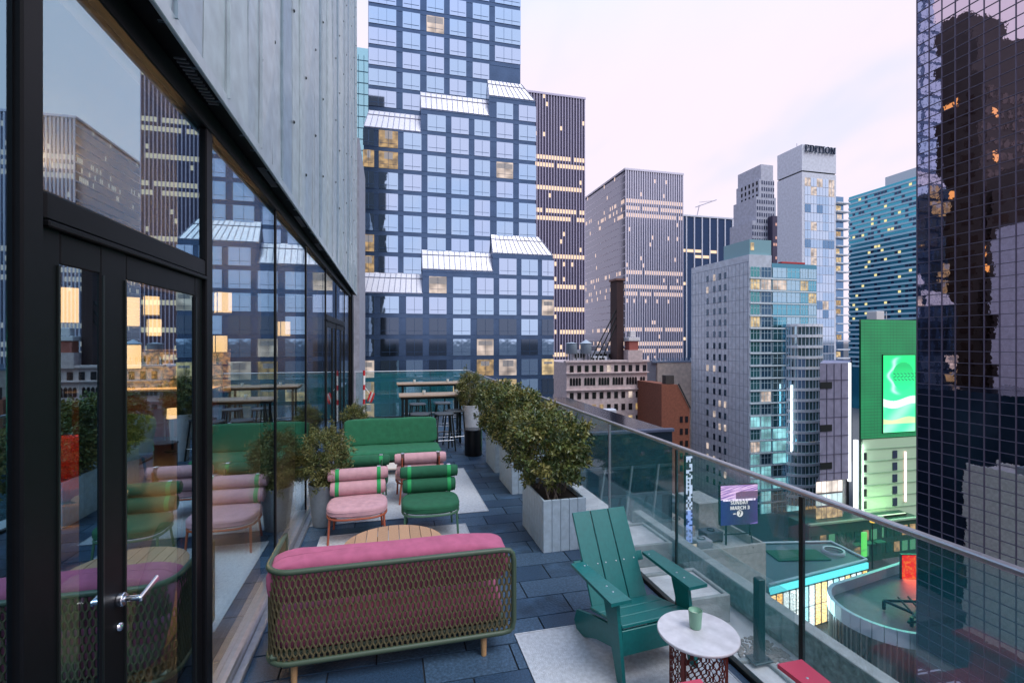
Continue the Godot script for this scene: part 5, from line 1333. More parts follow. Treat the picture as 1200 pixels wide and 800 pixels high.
func woven_sofa() -> void:
	rug(-0.74, 0.90, -5.87, -4.15, "pale rug under the wood coffee table and the front pair of lounge chairs")
	rug(-0.92, 1.26, -8.45, -6.24, "pale rug under the rear pair of lounge chairs and the green sofa")
	rug(0.92, 2.2, -3.56, -1.2, "pale rug under the teal plank chair and white side table")
	var t := thing("woven_sofa", "olive mesh back sofa with pink cushions seen from behind", "sofa", Vector3(0.04, 0, -3.36))
	var fm := M("olive_frame", Color(0.055, 0.085, 0.052), 0.45)
	var plan := []   # x, z along the back from the right end round the left corner to the side
	for i in 9: plan.append(Vector2(0.82 - 1.46 * i / 8.0, 0))
	for i in range(1, 7):
		var a := PI / 2 * i / 6.0
		plan.append(Vector2(-0.64 - 0.16 * sin(a), -0.16 + 0.16 * cos(a)))
	for i in range(1, 5): plan.append(Vector2(-0.80, -0.16 - 0.13 * i))
	var top := 0.735; var bot := 0.155
	var loop := []
	for i in plan.size():
		var y := top
		if i == 0: loop.append(Vector3(plan[0].x, top - 0.08, plan[0].y)); loop.append(Vector3(plan[0].x - 0.01, top - 0.03, plan[0].y)); loop.append(Vector3(plan[0].x - 0.03, top - 0.008, plan[0].y)); loop.append(Vector3(plan[0].x - 0.08, top, plan[0].y))
		else: loop.append(Vector3(plan[i].x, y, plan[i].y))
	for i in range(plan.size() - 1, 0, -1): loop.append(Vector3(plan[i].x, bot, plan[i].y))
	for e in [[0.08, 0.0], [0.03, 0.008], [0.01, 0.03], [0.0, 0.08]]: loop.append(Vector3(plan[0].x - e[0], bot + e[1], plan[0].y))
	var g := Geo.new(); g.tube(loop, 0.019, 10, true); gpart(t, "frame", g, fm)
	# elastic cord lattice
	var lens := [0.0]
	for i in range(1, plan.size()): lens.append(lens[i - 1] + plan[i].distance_to(plan[i - 1]))
	var total: float = lens[-1]
	var at := func(s: float) -> Vector2:
		for i in range(1, plan.size()):
			if s <= lens[i] or i == plan.size() - 1: return plan[i - 1].lerp(plan[i], (s - lens[i - 1]) / (lens[i] - lens[i - 1]))
		return plan[0]
	g = Geo.new()
	var pitch := 0.0175
	var n := int(total / pitch)
	for i in n:
		var s0 := (i + 0.5) * pitch
		var path := []
		var y := bot + 0.01; var k := 0
		while y < top - 0.01:
			var sg := 1.0 if (k + i) % 2 else -1.0
			var p: Vector2 = at.call(clampf(s0 + sg * pitch * 0.36, 0, total))
			path.append(Vector3(p.x, y, p.y)); y += 0.030
			path.append(Vector3(p.x, minf(y, top - 0.005), p.y)); y += 0.018; k += 1
		g.tube(path, 0.0074, 4)
	stuffed(gpart(t, "cord_lattice", g, M("cord", Color(0.105, 0.088, 0.042), 0.75)))
	g = Geo.new(); g.cbox(Vector3(0.0, 0.185, -0.36), Vector3(1.56, 0.04, 0.66), 0.015); gpart(t, "seat_frame", g, fm)
	var pk := cloth("pink_cloth", Color(0.50, 0.125, 0.23))
	g = Geo.new(); g.pillow(Vector3(0.0, 0.29, -0.38), Vector3(0.77, 0.10, 0.35), 0.35, 0.25, Basis.IDENTITY, 60, 16, 0.012, 4); gpart(t, "seat_cushion", g, pk)
	g = Geo.new()
	g.pillow(Vector3(-0.005, 0.635, -0.17), Vector3(0.80, 0.160, 0.11), 0.48, 0.12, Basis(Vector3(1, 0, 0), 0.16) * Basis(Vector3(0, 0, 1), -0.012), 96, 24, 0.014, 9); gpart(t, "back_cushion", g, pk)
	g = Geo.new(); g.tube([Vector3(0.80, 0.30, -0.62), Vector3(0.80, 0.52, -0.60), Vector3(0.80, 0.56, -0.56), Vector3(0.81, 0.57, -0.30), Vector3(0.82, 0.55, -0.03)], 0.016, 8); gpart(t, "arm_rail", g, fm)
	for s in [Vector2(-0.63, -0.05), Vector2(0.61, -0.03), Vector2(-0.63, -0.62), Vector2(0.61, -0.62)]:
		g = Geo.new(); g.cyl(Vector3(s.x, 0, s.y), Vector3(s.x, 0.165, s.y), 0.019, 0.024, 12); gpart(t, "leg", g, mats.oak)
	# round wooden coffee table
	t = thing("coffee_table", "round slatted wood coffee table between the woven sofa and lounge chairs", "table", Vector3(0.05, 0, -4.62))
	for i in 9:
		var x := -0.40 + i * 0.1
		var o := PackedVector2Array()
		for k in 7:
			var xx := x - 0.047 + 0.094 * k / 6.0
			o.append(Vector2(xx, -sqrt(maxf(0.2025 - xx * xx, 0.0004))))
		for k in 7:
			var xx := x + 0.047 - 0.094 * k / 6.0
			o.append(Vector2(xx, sqrt(maxf(0.2025 - xx * xx, 0.0004))))
		g = Geo.new(); g.prism(o, 0.03, Vector3(0, 0.34, 0), Basis(Vector3(1, 0, 0), Vector3(0, 0, 1), Vector3(0, -1, 0))); gpart(t, "slat", g, textured(M("table_wood" + str(i % 3), Color(0.52, 0.30, 0.17) * (0.9 + 0.08 * (i % 3)), 0.5), noise_tex("fine", 0.03, 0.88, 1.0, 4), 2.0 + i % 3))
	for k in 3:
		g = Geo.new(); var d := Vector3(cos(k * TAU / 3), 0, sin(k * TAU / 3)); g.cyl(d * 0.33, d * 0.27 + Vector3(0, 0.33, 0), 0.016, 0.02, 10); gpart(t, "leg", g, mats.oak)

func roll_chair(called: String, label: String, fab: Material, strap: Material, fm: Material, at: Vector3, turn: float) -> Node3D:
	var t := thing(called, label, "chair", at, turn, "lounge chairs with rolled back cushions")
	var g := Geo.new(); g.pillow(Vector3(0, 0.345, 0.02), Vector3(0.325, 0.058, 0.29), 0.42, 0.62, Basis.IDENTITY, 48, 16, 0.006, 2)
	var seat := gpart(t, "seat", g, fab)
	for yy in [0.362, 0.325]:
		var pr := []
		for k in 44:
			var a := TAU * k / 44.0
			pr.append(Vector3(0.324 * signf(cos(a)) * absf(cos(a)) ** 0.62, yy, 0.02 + 0.289 * signf(sin(a)) * absf(sin(a)) ** 0.62))
		g = Geo.new(); g.tube(pr, 0.0045, 6, true); gpart(seat, "piping", g, fab)
	var ring := []
	for k in 40:
		var a := TAU * k / 40.0
		ring.append(Vector3(0.315 * signf(cos(a)) * absf(cos(a)) ** 0.62, 0.283, 0.02 + 0.28 * signf(sin(a)) * absf(sin(a)) ** 0.62))
	g = Geo.new(); g.tube(ring, 0.013, 8, true); gpart(t, "seat_ring", g, fm)
	for sx in [-1, 1]:
		g = Geo.new(); g.tube([Vector3(sx * 0.285, 0.283, 0.20), Vector3(sx * 0.30, 0.0, 0.235)], 0.0125, 8); gpart(t, "leg", g, fm)
		g = Geo.new(); g.tube([Vector3(sx * 0.25, 0.283, -0.20), Vector3(sx * 0.275, 0.0, -0.25)], 0.0125, 8); gpart(t, "leg", g, fm)
		g = Geo.new(); g.tube([Vector3(sx * 0.25, 0.283, -0.22), Vector3(sx * 0.245, 0.45, -0.335), Vector3(sx * 0.245, 0.655, -0.36)], 0.011, 8); gpart(t, "back_post", g, fm)
	for q in [[0.475, 0.083, 0.315, -0.235], [0.628, 0.070, 0.345, -0.262]]:
		var r: float = q[1]; var hl: float = q[2]
		var prof := [Vector2(0, -hl), Vector2(r * 0.7, -hl + 0.002), Vector2(r * 0.9, -hl + 0.012), Vector2(r, -hl + 0.045), Vector2(r * 1.02, -hl * 0.4), Vector2(r * 1.02, hl * 0.4), Vector2(r, hl - 0.045), Vector2(r * 0.9, hl - 0.012), Vector2(r * 0.7, hl - 0.002), Vector2(0, hl)]
		g = Geo.new(); g.lathe(prof, Vector3(0, q[0], q[3]), 28, Basis(Vector3(0, 0, 1), -PI / 2)); var roll := gpart(t, "back_roll", g, fab)
		for sx in [-1, 1]:
			g = Geo.new(); g.lathe([Vector2(r * 0.93, -0.004), Vector2(r * 0.965, 0), Vector2(r * 0.93, 0.004)], Vector3(sx * (hl - 0.014), q[0], q[3]), 28, Basis(Vector3(0, 0, 1), -PI / 2)); gpart(roll, "piping", g, fab)
		for sx in [-1, 1]:
			g = Geo.new(); g.lathe([Vector2(r * 1.01, -0.022), Vector2(r * 1.05, -0.021), Vector2(r * 1.05, 0.021), Vector2(r * 1.01, 0.022)], Vector3(sx * 0.235, q[0], q[3]), 28, Basis(Vector3(0, 0, 1), -PI / 2)); gpart(roll, "strap", g, strap)
	for sx in [-1, 1]:
		g = Geo.new(); g.cbox(Vector3(sx * 0.235, 0.70, -0.275), Vector3(0.045, 0.014, 0.05), 0.003); gpart(t, "buckle", g, mats.rail_metal)
	return t

func lounge_chairs() -> void:
	var pink := cloth("rose_cloth", Color(0.62, 0.35, 0.385)); var green := cloth("green_cloth", Color(0.015, 0.125, 0.06))
	var gs := M("green_strap", Color(0.01, 0.30, 0.08), 0.7); var bs := M("brown_strap", Color(0.06, 0.022, 0.018), 0.7)
	roll_chair("lounge_chair", "rose pink lounge chair with green straps and terracotta frame", pink, gs, M("terracotta", Color(0.36, 0.085, 0.04), 0.5), Vector3(-0.34, 0, -5.84), 0.03)
	roll_chair("lounge_chair", "green lounge chair with bright green straps facing the woven sofa", green, gs, M("leaf_frame_paint", Color(0.06, 0.15, 0.09), 0.5), Vector3(0.47, 0, -5.74), -0.03)
	roll_chair("lounge_chair", "rose pink lounge chair with brown straps facing away behind the green one", pink, bs, M("terracotta", Color(0.36, 0.085, 0.04), 0.5), Vector3(0.42, 0, -7.0), PI)
	roll_chair("lounge_chair", "green lounge chair facing away behind the rose pink one", green, gs, M("leaf_frame_paint", Color(0.06, 0.15, 0.09), 0.5), Vector3(-0.33, 0, -7.0), PI)

func back_sofa() -> void:
	var t := thing("green_sofa", "long green sofa with a thick backrest facing the lounge chairs", "sofa", Vector3(0.06, 0, -8.55))
	var green := cloth("sofa_green", Color(0.018, 0.16, 0.075))
	var g := Geo.new(); g.pillow(Vector3(0, 0.35, 0.05), Vector3(0.80, 0.085, 0.36), 0.35, 0.22, Basis.IDENTITY, 64, 16, 0.01, 6); gpart(t, "seat_cushion", g, green)
	g = Geo.new(); g.pillow(Vector3(-0.01, 0.64, -0.27), Vector3(0.78, 0.225, 0.105), 0.24, 0.14, Basis(Vector3(1, 0, 0), -0.14), 96, 28, 0.022, 12); gpart(t, "back_cushion", g, green)
	g = Geo.new(); g.cbox(Vector3(0, 0.245, 0.02), Vector3(1.6, 0.035, 0.72), 0.01); gpart(t, "seat_frame", g, mats.dark_metal)
	g = Geo.new(); g.tube([Vector3(-0.8, 0.25, -0.3), Vector3(-0.8, 0.8, -0.4), Vector3(0.8, 0.8, -0.4), Vector3(0.8, 0.25, -0.3)], 0.014, 8); gpart(t, "back_frame", g, mats.dark_metal)
	for s in [[-1, -1], [1, -1], [1, 1], [-1, 1]]:
		g = Geo.new(); g.cyl(Vector3(s[0] * 0.74, 0, 0.02 + s[1] * 0.3), Vector3(s[0] * 0.74, 0.23, 0.02 + s[1] * 0.3), 0.016, 0.018, 10); gpart(t, "leg", g, mats.dark_metal)
	t = thing("cream_side_table", "small cream square side table between the rear lounge chairs", "table", Vector3(0.06, 0, -7.55))
	g = Geo.new(); g.cbox(Vector3(0, 0.335, 0), Vector3(0.34, 0.03, 0.34), 0.006); gpart(t, "top", g, M("cream", Color(0.62, 0.55, 0.50), 0.5))
	for s in [[-1, -1], [1, -1], [1, 1], [-1, 1]]:
		g = Geo.new(); g.cyl(Vector3(s[0] * 0.14, 0, s[1] * 0.14), Vector3(s[0] * 0.14, 0.32, s[1] * 0.14), 0.011, 0.011, 8); gpart(t, "leg", g, M("cream", Color(0.62, 0.55, 0.50), 0.5))

# ---------------------------------------------------------------- plants
func leaf(g: Geo, at: Vector3, d: Vector3, side: Vector3, l: float, w: float) -> void:
	var up := side.cross(d)
	var mid := at + d * l * 0.5 - up * w * 0.18
	var tip := at + d * l - up * l * 0.10
	g.tri(at, mid + side * w * 0.5 + up * w * 0.25, tip)
	g.tri(at, tip, mid - side * w * 0.5 + up * w * 0.25)
func rdir() -> Vector3:
	var v := Vector3(rng.randfn(), rng.randfn(), rng.randfn())
	return v.normalized()
func crown(half: Vector3, clumps: int, per: int, ll: float, lw: float, tones: Array, spread: float, boxy: float) -> Geo:
	var g := Geo.new(); g.colored = true
	for i in clumps:
		var d := rdir()
		if boxy > 0.0:
			var q := Vector3(signf(d.x) * absf(d.x) ** boxy, signf(d.y) * absf(d.y) ** boxy, signf(d.z) * absf(d.z) ** boxy)
			d = q
		var rad := rng.randf() ** 0.33
		var c := d * half * (0.35 + 0.65 * rad) * (rng.randf_range(0.86, 1.08) if rng.randf() < 0.9 else rng.randf_range(1.08, 1.28))
		var out := (c / half).normalized()
		var tone: Color = tones[rng.randi() % tones.size()]
		for k in per:
			var dd := (out * 0.55 + rdir()).normalized()
			var p := c + rdir() * spread * rng.randf() ** 0.5
			var side := dd.cross(rdir()).normalized()
			var f := rng.randf_range(0.7, 1.35)
			g.col = Color(tone.r * f, tone.g * f, tone.b * f)
			leaf(g, p, dd, side, ll * rng.randf_range(0.7, 1.25), lw * rng.randf_range(0.75, 1.2))
	return g
func plants() -> void:
	var lm := M("leaf_gloss", Color(1, 1, 1), 0.38); lm.vertex_color_use_as_albedo = true; lm.backlight_enabled = true; lm.backlight = Color(0.22, 0.26, 0.08)
	var cm := M("leaf_dull", Color(1, 1, 1), 0.6); cm.vertex_color_use_as_albedo = true; cm.backlight_enabled = true; cm.backlight = Color(0.2, 0.22, 0.08)
	var olive := [Color(0.10, 0.125, 0.03), Color(0.07, 0.10, 0.028), Color(0.15, 0.16, 0.042), Color(0.05, 0.078, 0.024), Color(0.21, 0.195, 0.055)]
	var hedge := [crown(Vector3(0.41, 0.42, 0.45), 400, 22, 0.056, 0.027, olive, 0.064, 0.8).mesh(), crown(Vector3(0.40, 0.43, 0.46), 400, 22, 0.056, 0.027, olive, 0.064, 0.8).mesh(), crown(Vector3(0.40, 0.44, 0.48), 400, 22, 0.056, 0.027, olive, 0.064, 0.8).mesh()]
	var spots := [[Vector3(1.80, 0, -5.27), "nearest pale planter box filled with a clipped olive green hedge"], [Vector3(1.96, 0, -7.24), "middle of the three hedge planters along the railing"], [Vector3(1.97, 0, -8.42), "farthest of the three hedge planters along the railing"]]
	for i in 3:
		var t := thing("hedge_planter", spots[i][1], "planter", spots[i][0], 0, "hedge planters along the railing")
		var w := 0.48; var d := 0.82; var h := 0.545
		for s in [-1, 1]:
			for k in 5:
				var g := Geo.new(); g.cbox(Vector3(-w / 2 + (k + 0.5) * w / 5, h / 2, s * (d / 2 - 0.012)), Vector3(w / 5 - 0.003, h, 0.024), 0.004); gpart(t, "board", g, mats.grey_planter)
			for k in 8:
				var g := Geo.new(); g.cbox(Vector3(s * (w / 2 - 0.012), h / 2, -d / 2 + 0.026 + (k + 0.5) * (d - 0.052) / 8), Vector3(0.024, h, (d - 0.052) / 8 - 0.003), 0.004); gpart(t, "board", g, mats.grey_planter)
		var g := Geo.new(); g.span(Vector3(-w / 2 + 0.022, 0.02, -d / 2 + 0.022), Vector3(w / 2 - 0.022, h - 0.05, d / 2 - 0.022)); gpart(t, "soil", g, mats.soil)
		g = Geo.new()
		for k in 14:
			var b := Vector3(rng.randf_range(-0.14, 0.14), h - 0.06, rng.randf_range(-0.3, 0.3))
			var e := b + Vector3(rng.randf_range(-0.25, 0.25), rng.randf_range(0.35, 0.7), rng.randf_range(-0.2, 0.2))
			g = Geo.new(); g.tube([b, b.lerp(e, 0.5) + Vector3(rng.randf_range(-0.04, 0.04), 0, 0), e], 0.011, 5, false, 0.005); gpart(t, "stem", g, M("bark", Color(0.14, 0.12, 0.10), 0.9))
		var c := part(t, "hedge", hedge[i], lm, Transform3D(Basis.IDENTITY, Vector3(-0.04, 1.03, 0)))
		c.set_meta("kind", "stuff")
	var fine := [Color(0.085, 0.10, 0.025), Color(0.13, 0.14, 0.04), Color(0.055, 0.075, 0.02), Color(0.17, 0.165, 0.055)]
	var shrub := crown(Vector3(0.25, 0.35, 0.25), 260, 26, 0.045, 0.014, fine, 0.06, 1.0).mesh()
	var pots := [[Vector3(-0.745, 0, -6.28), 1.06, 0.0, "shrub in a tapered grey pot against the glass, left of the rose chair", M("pot_grey", Color(0.24, 0.27, 0.30), 0.5), 0.5], [Vector3(-0.60, 0, -9.55), 0.92, 2.0, "small shrub in a grey pot behind the green sofa by the second door", M("pot_grey", Color(0.24, 0.27, 0.30), 0.5), 0.46], [Vector3(1.70, 0, -10.3), 1.12, 4.0, "tallest potted shrub in a white pot by the bar table", M("pot_white", Color(0.5, 0.54, 0.6), 0.45), 0.86]]
	for p in pots:
		var t := thing("potted_shrub", p[3], "plant", p[0], p[2], "shrubs in round pots")
		var h: float = p[5]; var sc: float = p[1]
		var g := Geo.new(); g.lathe([Vector2(0, 0.0), Vector2(0.125, 0), Vector2(0.135, 0.01), Vector2(0.185, h - 0.015), Vector2(0.19, h), Vector2(0.172, h), Vector2(0.168, h - 0.06)], Vector3.ZERO, 32); gpart(t, "pot", g, textured(p[4], noise_tex("fine", 0.03, 0.88, 1.0, 4), 0.9))
		g = Geo.new(); g.lathe([Vector2(0, h - 0.04), Vector2(0.1, h - 0.045), Vector2(0.17, h - 0.055)], Vector3.ZERO, 24); gpart(t, "soil", g, mats.soil)
		g = Geo.new()
		for k in 7:
			g = Geo.new(); g.tube([Vector3(0, h - 0.06, 0), Vector3(rng.randf_range(-0.12, 0.12), h + 0.35 * sc, rng.randf_range(-0.12, 0.12))], 0.012, 5, false, 0.004); gpart(t, "stem", g, M("bark", Color(0.14, 0.12, 0.10), 0.9))
		var c := part(t, "foliage", shrub, cm, Transform3D(Basis.from_scale(Vector3(1.0, 1.0, 1.0) * sc), Vector3(0, h + 0.29 * sc, 0)))
		c.set_meta("kind", "stuff")

# ---------------------------------------------------------------- bar corner
func bar_corner() -> void:
	var wood := textured(M("bar_oak", Color(0.42, 0.30, 0.21), 0.5), noise_tex("fine", 0.03, 0.88, 1.0, 4), 2.0)
	for e in [[Vector3(0.95, 0, -10.9), 1.46, "high wood topped bar table nearest the green sofa"], [Vector3(1.12, 0, -13.9), 1.8, "high wood topped bar table nearest the far glass railing"]]:
		var t := thing("bar_table", e[2], "table", e[0], 0, "high bar tables")
		var w: float = e[1]
		for k in 4:
			var g := Geo.new(); g.cbox(Vector3(0, 1.035, -0.225 + k * 0.15), Vector3(w, 0.035, 0.147), 0.005); gpart(t, "plank", g, wood)
		var g := Geo.new(); g.cbox(Vector3(0, 0.99, 0), Vector3(w - 0.06, 0.05, 0.5), 0.006); gpart(t, "apron", g, mats.dark_metal)
		for sx in [-1, 1]:
			for sz in [-1, 1]:
				g = Geo.new(); g.cbox(Vector3(sx * (w / 2 - 0.16), 0.485, sz * 0.22), Vector3(0.05, 0.97, 0.05), 0.004); gpart(t, "leg", g, mats.dark_metal)
			g = Geo.new(); g.cbox(Vector3(sx * (w / 2 - 0.16), 0.2, 0), Vector3(0.04, 0.04, 0.4), 0.004); gpart(t, "stretcher", g, mats.dark_metal)
		g = Geo.new(); g.cbox(Vector3(0, 0.2, 0), Vector3(w - 0.4, 0.03, 0.03), 0.004); gpart(t, "footrest", g, mats.rail_metal)
	var st := thing("bar_stool", "black bar stool nearest the black drum table", "stool", Vector3(1.10, 0, -10.0), 0.05, "black bar stools")
	var g := Geo.new(); g.pillow(Vector3(0, 0.735, 0), Vector3(0.19, 0.022, 0.18), 0.35, 0.5, Basis.IDENTITY, 28, 10); gpart(st, "seat", g, M("stool_seat", Color(0.05, 0.06, 0.07), 0.5))
	for sx in [-1, 1]:
		for sz in [-1, 1]:
			g = Geo.new(); g.tube([Vector3(sx * 0.14, 0.72, sz * 0.13), Vector3(sx * 0.20, 0, sz * 0.19)], 0.016, 8); gpart(st, "leg", g, mats.dark_metal)
	for s in [[Vector3(-0.185, 0.22, 0.175), Vector3(0.185, 0.22, 0.175)], [Vector3(-0.185, 0.22, -0.175), Vector3(0.185, 0.22, -0.175)], [Vector3(-0.18, 0.30, -0.17), Vector3(-0.18, 0.30, 0.17)], [Vector3(0.18, 0.30, -0.17), Vector3(0.18, 0.30, 0.17)]]:
		g = Geo.new(); g.tube(s, 0.01, 6); gpart(st, "foot_bar", g, mats.rail_metal)
	copy(st, Vector3(1.36, 0, -10.35), 0.2, "black bar stool beside the white pot of the tallest shrub")
	copy(st, Vector3(0.62, 0, -10.05), -0.1, "black bar stool at the left end of the nearer bar table, front side")
	copy(st, Vector3(0.66, 0, -11.65), 0.1, "black bar stool behind the left end of the nearer bar table")
	copy(st, Vector3(1.25, 0, -11.7), 0.0, "black bar stool behind the right end of the nearer bar table")
	copy(st, Vector3(0.9, 0, -13.1), 0.1, "black bar stool at the front left of the farther bar table")
	copy(st, Vector3(1.6, 0, -13.05), -0.1, "black bar stool at the front right of the farther bar table")
	var d := thing("drum_table", "black drum side table by the farthest hedge planter", "table", Vector3(1.60, 0, -9.42))
	g = Geo.new(); g.lathe([Vector2(0, 0.0), Vector2(0.165, 0), Vector2(0.17, 0.01), Vector2(0.17, 0.48)], Vector3.ZERO, 32); gpart(d, "drum", g, M("drum_black", Color(0.006, 0.007, 0.009), 0.3, 0.4))
	g = Geo.new(); g.lathe([Vector2(0.172, 0.482), Vector2(0.182, 0.485), Vector2(0.182, 0.50), Vector2(0.176, 0.505), Vector2(0, 0.505)], Vector3.ZERO, 32); gpart(d, "top", g, M("drum_top", Color(0.03, 0.035, 0.045), 0.25, 0.4))
	var cups := [[Vector3(0.75, 1.053, -10.8), "left"], [Vector3(1.45, 1.053, -10.8), "right"]]
	for c in cups:
		var q := Geo.new(); q.lathe([Vector2(0, 0), Vector2(0.03, 0), Vector2(0.037, 0.085), Vector2(0.031, 0.085), Vector2(0.027, 0.01), Vector2(0, 0.01)], Vector3.ZERO, 18)
		var o := gpart(self, "candle_cup", q, M("cup_pale", Color(0.6, 0.66, 0.66), 0.3)); o.position = c[0]
		tag(o, "pale candle cup at the " + c[1] + " of the nearer bar table", "cup", "candle cups on the bar tables")
	for c in [[Vector3(0.7, 1.053, -13.85), "left"], [Vector3(1.62, 1.053, -13.85), "right"]]:
		var q := Geo.new(); q.lathe([Vector2(0, 0), Vector2(0.03, 0), Vector2(0.037, 0.085), Vector2(0.031, 0.085), Vector2(0.027, 0.01), Vector2(0, 0.01)], Vector3.ZERO, 18)
		var o := gpart(self, "candle_cup", q, M("cup_pale", Color(0.6, 0.66, 0.66), 0.3)); o.position = c[0]
		tag(o, "pale candle cup at the " + c[1] + " of the farther bar table", "cup", "candle cups on the bar tables")
	# banded pole with a furled flag at the far end of the glass front
	var p := thing("banded_pole", "white pole with red bands and a furled red and white flag by the far railing", "pole", Vector3(-0.66, 0, -14.3))
	g = Geo.new(); g.cyl(Vector3.ZERO, Vector3(0, 1.35, 0), 0.03, 0.03, 12); gpart(p, "shaft", g, mats.white_paint)
	for y in [0.45, 0.85, 1.25]:
		g = Geo.new(); g.cyl(Vector3(0, y, 0), Vector3(0, y + 0.14, 0), 0.033, 0.033, 12); gpart(p, "band", g, M("band_red", Color(0.5, 0.02, 0.03), 0.5))
	for k in 3:
		g = Geo.new(); g.pillow(Vector3(0.14 + k * 0.045, 0.66 - k * 0.02, 0.05), Vector3(0.026, 0.15, 0.02), 0.8, 0.8, Basis(Vector3(0, 0, 1), -0.35), 14, 10, 0.01, k); gpart(p, "flag_fold", g, [M("band_red", Color(0.5, 0.02, 0.03), 0.5), M("flag_white", Color(0.45, 0.43, 0.45), 0.8), M("band_red", Color(0.5, 0.02, 0.03), 0.5)][k])
	g = Geo.new(); g.tube([Vector3(0, 0.95, 0), Vector3(0.16, 0.74, 0.05)], 0.008, 6); gpart(p, "flag_staff", g, mats.white_paint)

# ---------------------------------------------------------------- plank chairs
func plank_chair(label: String, m: Material, at: Vector3, turn: float) -> Node3D:
	var t := thing("plank_chair", label, "chair", at, turn, "low plank garden chairs")
	var side := Basis(Vector3(0, 0, 1), Vector3(0, 1, 0), Vector3(-1, 0, 0))   # outline x is z, y is y
	for s in [-1, 1]:
		var g := Geo.new(); g.prism(PackedVector2Array([Vector2(0.02, 0.533), Vector2(0.20, 0.533), Vector2(0.285, 0.0), Vector2(0.215, 0.0)]), 0.024, Vector3(s * 0.282, 0, 0), side); gpart(t, "front_leg", g, m)
		g = Geo.new(); g.prism(PackedVector2Array([Vector2(0.205, 0.335), Vector2(0.225, 0.20), Vector2(-0.10, 0.10), Vector2(-0.31, 0.0), Vector2(-0.40, 0.0), Vector2(-0.44, 0.06), Vector2(-0.40, 0.155), Vector2(-0.16, 0.235)]), 0.024, Vector3(s * 0.255, 0, 0), side); gpart(t, "side_board", g, m)
		g = Geo.new(); g.prism(PackedVector2Array([Vector2(-0.075, 0.275), Vector2(0.075, 0.275), Vector2(0.06, -0.31), Vector2(-0.04, -0.31)] if s > 0 else [Vector2(-0.075, 0.275), Vector2(0.075, 0.275), Vector2(0.04, -0.31), Vector2(-0.06, -0.31)]), 0.022, Vector3(s * 0.30, 0.546, 0), Basis(Vector3(1, 0, 0), Vector3(0, 0, 1), Vector3(0, -1, 0))); gpart(t, "armrest", g, m)
	var g := Geo.new(); g.cbox(Vector3(0, 0.255, 0.222), Vector3(0.535, 0.165, 0.022), 0.003); gpart(t, "front_apron", g, m)
	for k in 3:
		g = Geo.new(); g.cbox(Vector3(0, 0.348 - k * 0.032, 0.165 - k * 0.145), Vector3(0.535, 0.022, 0.138), 0.004, Basis(Vector3(1, 0, 0), -0.22)); gpart(t, "seat_board", g, m)
	var lean := Basis(Vector3(1, 0, 0), -0.50)
	for k in 3:
		g = Geo.new(); g.cbox(Vector3((k - 1) * 0.160, 0.535, -0.37), Vector3(0.152, 0.70, 0.02), 0.003, lean); gpart(t, "back_board", g, m)
	g = Geo.new(); g.cbox(Vector3(0, 0.50, -0.375), Vector3(0.60, 0.07, 0.022), 0.003, lean); gpart(t, "back_brace", g, m)
	g = Geo.new()
	for s in [-1, 1]:
		for q in [Vector3(s * 0.285, 0.558, 0.15), Vector3(s * 0.285, 0.558, 0.07), Vector3(s * 0.28, 0.558, -0.25)]: g.lathe([Vector2(0, 0.002), Vector2(0.006, 0.0015), Vector2(0.007, -0.001)], q, 10)
	for k in 3:
		for s in [-1, 1]: g.lathe([Vector2(0, 0.013), Vector2(0.005, 0.0125), Vector2(0.006, 0.009)], lean * Vector3((k - 1) * 0.160 + s * 0.045, 0.0, 0) + Vector3(0, 0.50, -0.352), 10, lean * Basis(Vector3(1, 0, 0), PI / 2))
	gpart(t, "screws", g, mats.rail_metal)
	return t

func plank_chairs() -> void:
	var teal := textured(M("teal_board", Color(0.005, 0.16, 0.155), 0.36), noise_tex("fine", 0.03, 0.88, 1.0, 4), 1.5)
	plank_chair("teal plank garden chair with a three board back on the pale rug", teal, Vector3(1.70, 0, -3.14), 0.10)
	plank_chair("pink plank garden chair, only an armrest showing at the bottom edge", M("pink_board", Color(0.52, 0.04, 0.09), 0.4), Vector3(1.70, 0, -1.82), PI)

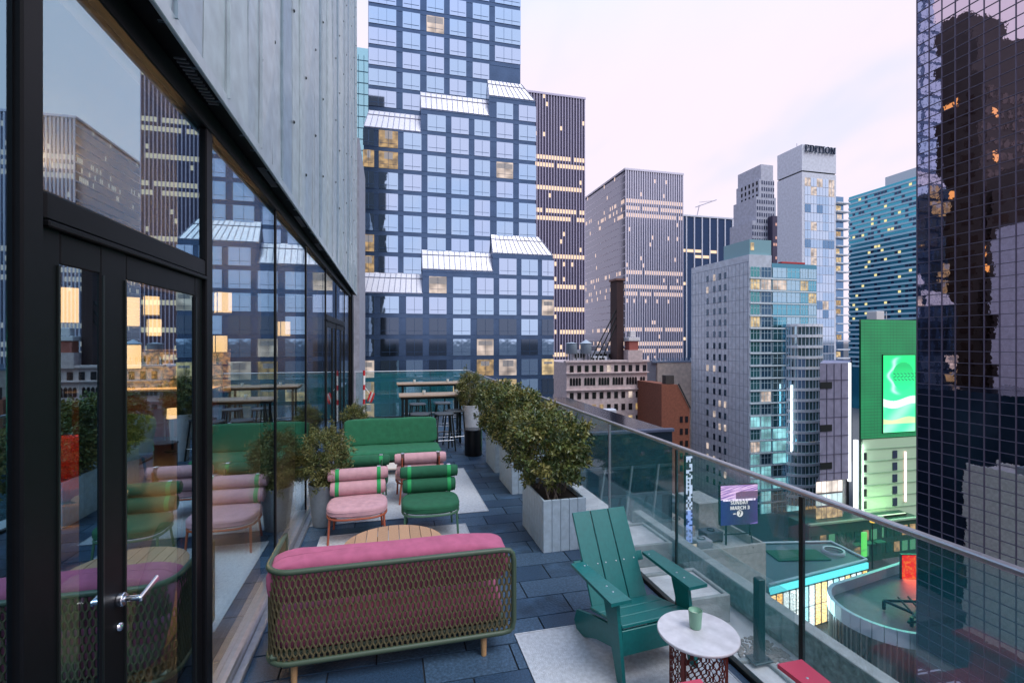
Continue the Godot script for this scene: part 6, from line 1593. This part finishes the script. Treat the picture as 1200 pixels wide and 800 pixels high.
func small_things() -> void:
	var t := thing("white_side_table", "round white topped side table on a rust red lattice drum", "table", Vector3(1.765, 0, -2.53))
	var g := Geo.new(); g.lathe([Vector2(0, 0.478), Vector2(0.222, 0.478), Vector2(0.230, 0.484), Vector2(0.230, 0.494), Vector2(0.224, 0.5), Vector2(0, 0.5)], Vector3.ZERO, 56); gpart(t, "top", g, textured(M("table_white", Color(0.72, 0.70, 0.74), 0.25), noise_tex("marble_t", 0.01, 0.86, 1.0, 5), 1.5))
	g = Geo.new()
	var n := 44
	for i in n:
		var path := []
		var y := 0.02; var k := 0
		while y < 0.475:
			var a := TAU * (i + (0.36 if (k + i) % 2 else -0.36)) / n
			path.append(Vector3(cos(a) * 0.157, y, sin(a) * 0.157)); y = minf(y + 0.022, 0.476)
			path.append(Vector3(cos(a) * 0.157, y, sin(a) * 0.157)); y += 0.014; k += 1
		g.tube(path, 0.0034, 4)
	var rust := M("rust_red", Color(0.15, 0.022, 0.014), 0.5, 0.2)
	stuffed(gpart(t, "lattice", g, rust))
	for y in [0.012, 0.468]:
		g = Geo.new(); g.lathe([Vector2(0.150, y - 0.012), Vector2(0.162, y - 0.012), Vector2(0.162, y + 0.010), Vector2(0.150, y + 0.010)], Vector3.ZERO, 40); gpart(t, "ring", g, rust)
	for k in 3:
		var a := 0.6 + TAU * k / 3; g = Geo.new(); g.box(Vector3(cos(a) * 0.157, 0.24, sin(a) * 0.157), Vector3(0.014, 0.46, 0.022), Basis(Vector3.UP, -a)); gpart(t, "upright", g, rust)
	t = thing("candle_cup", "pale green frosted candle cup on the round white table", "cup", Vector3(1.77, 0.5, -2.56))
	g = Geo.new(); g.lathe([Vector2(0, 0), Vector2(0.030, 0), Vector2(0.033, 0.006), Vector2(0.0405, 0.105), Vector2(0.036, 0.106), Vector2(0.031, 0.075), Vector2(0, 0.075)], Vector3.ZERO, 32); gpart(t, "glass", g, M("cup_green", Color(0.22, 0.42, 0.30), 0.35))
	g = Geo.new(); g.lathe([Vector2(0.031, 0.076), Vector2(0.006, 0.0775), Vector2(0, 0.078)], Vector3.ZERO, 24); gpart(t, "wax", g, M("wax", Color(0.6, 0.62, 0.52), 0.5))
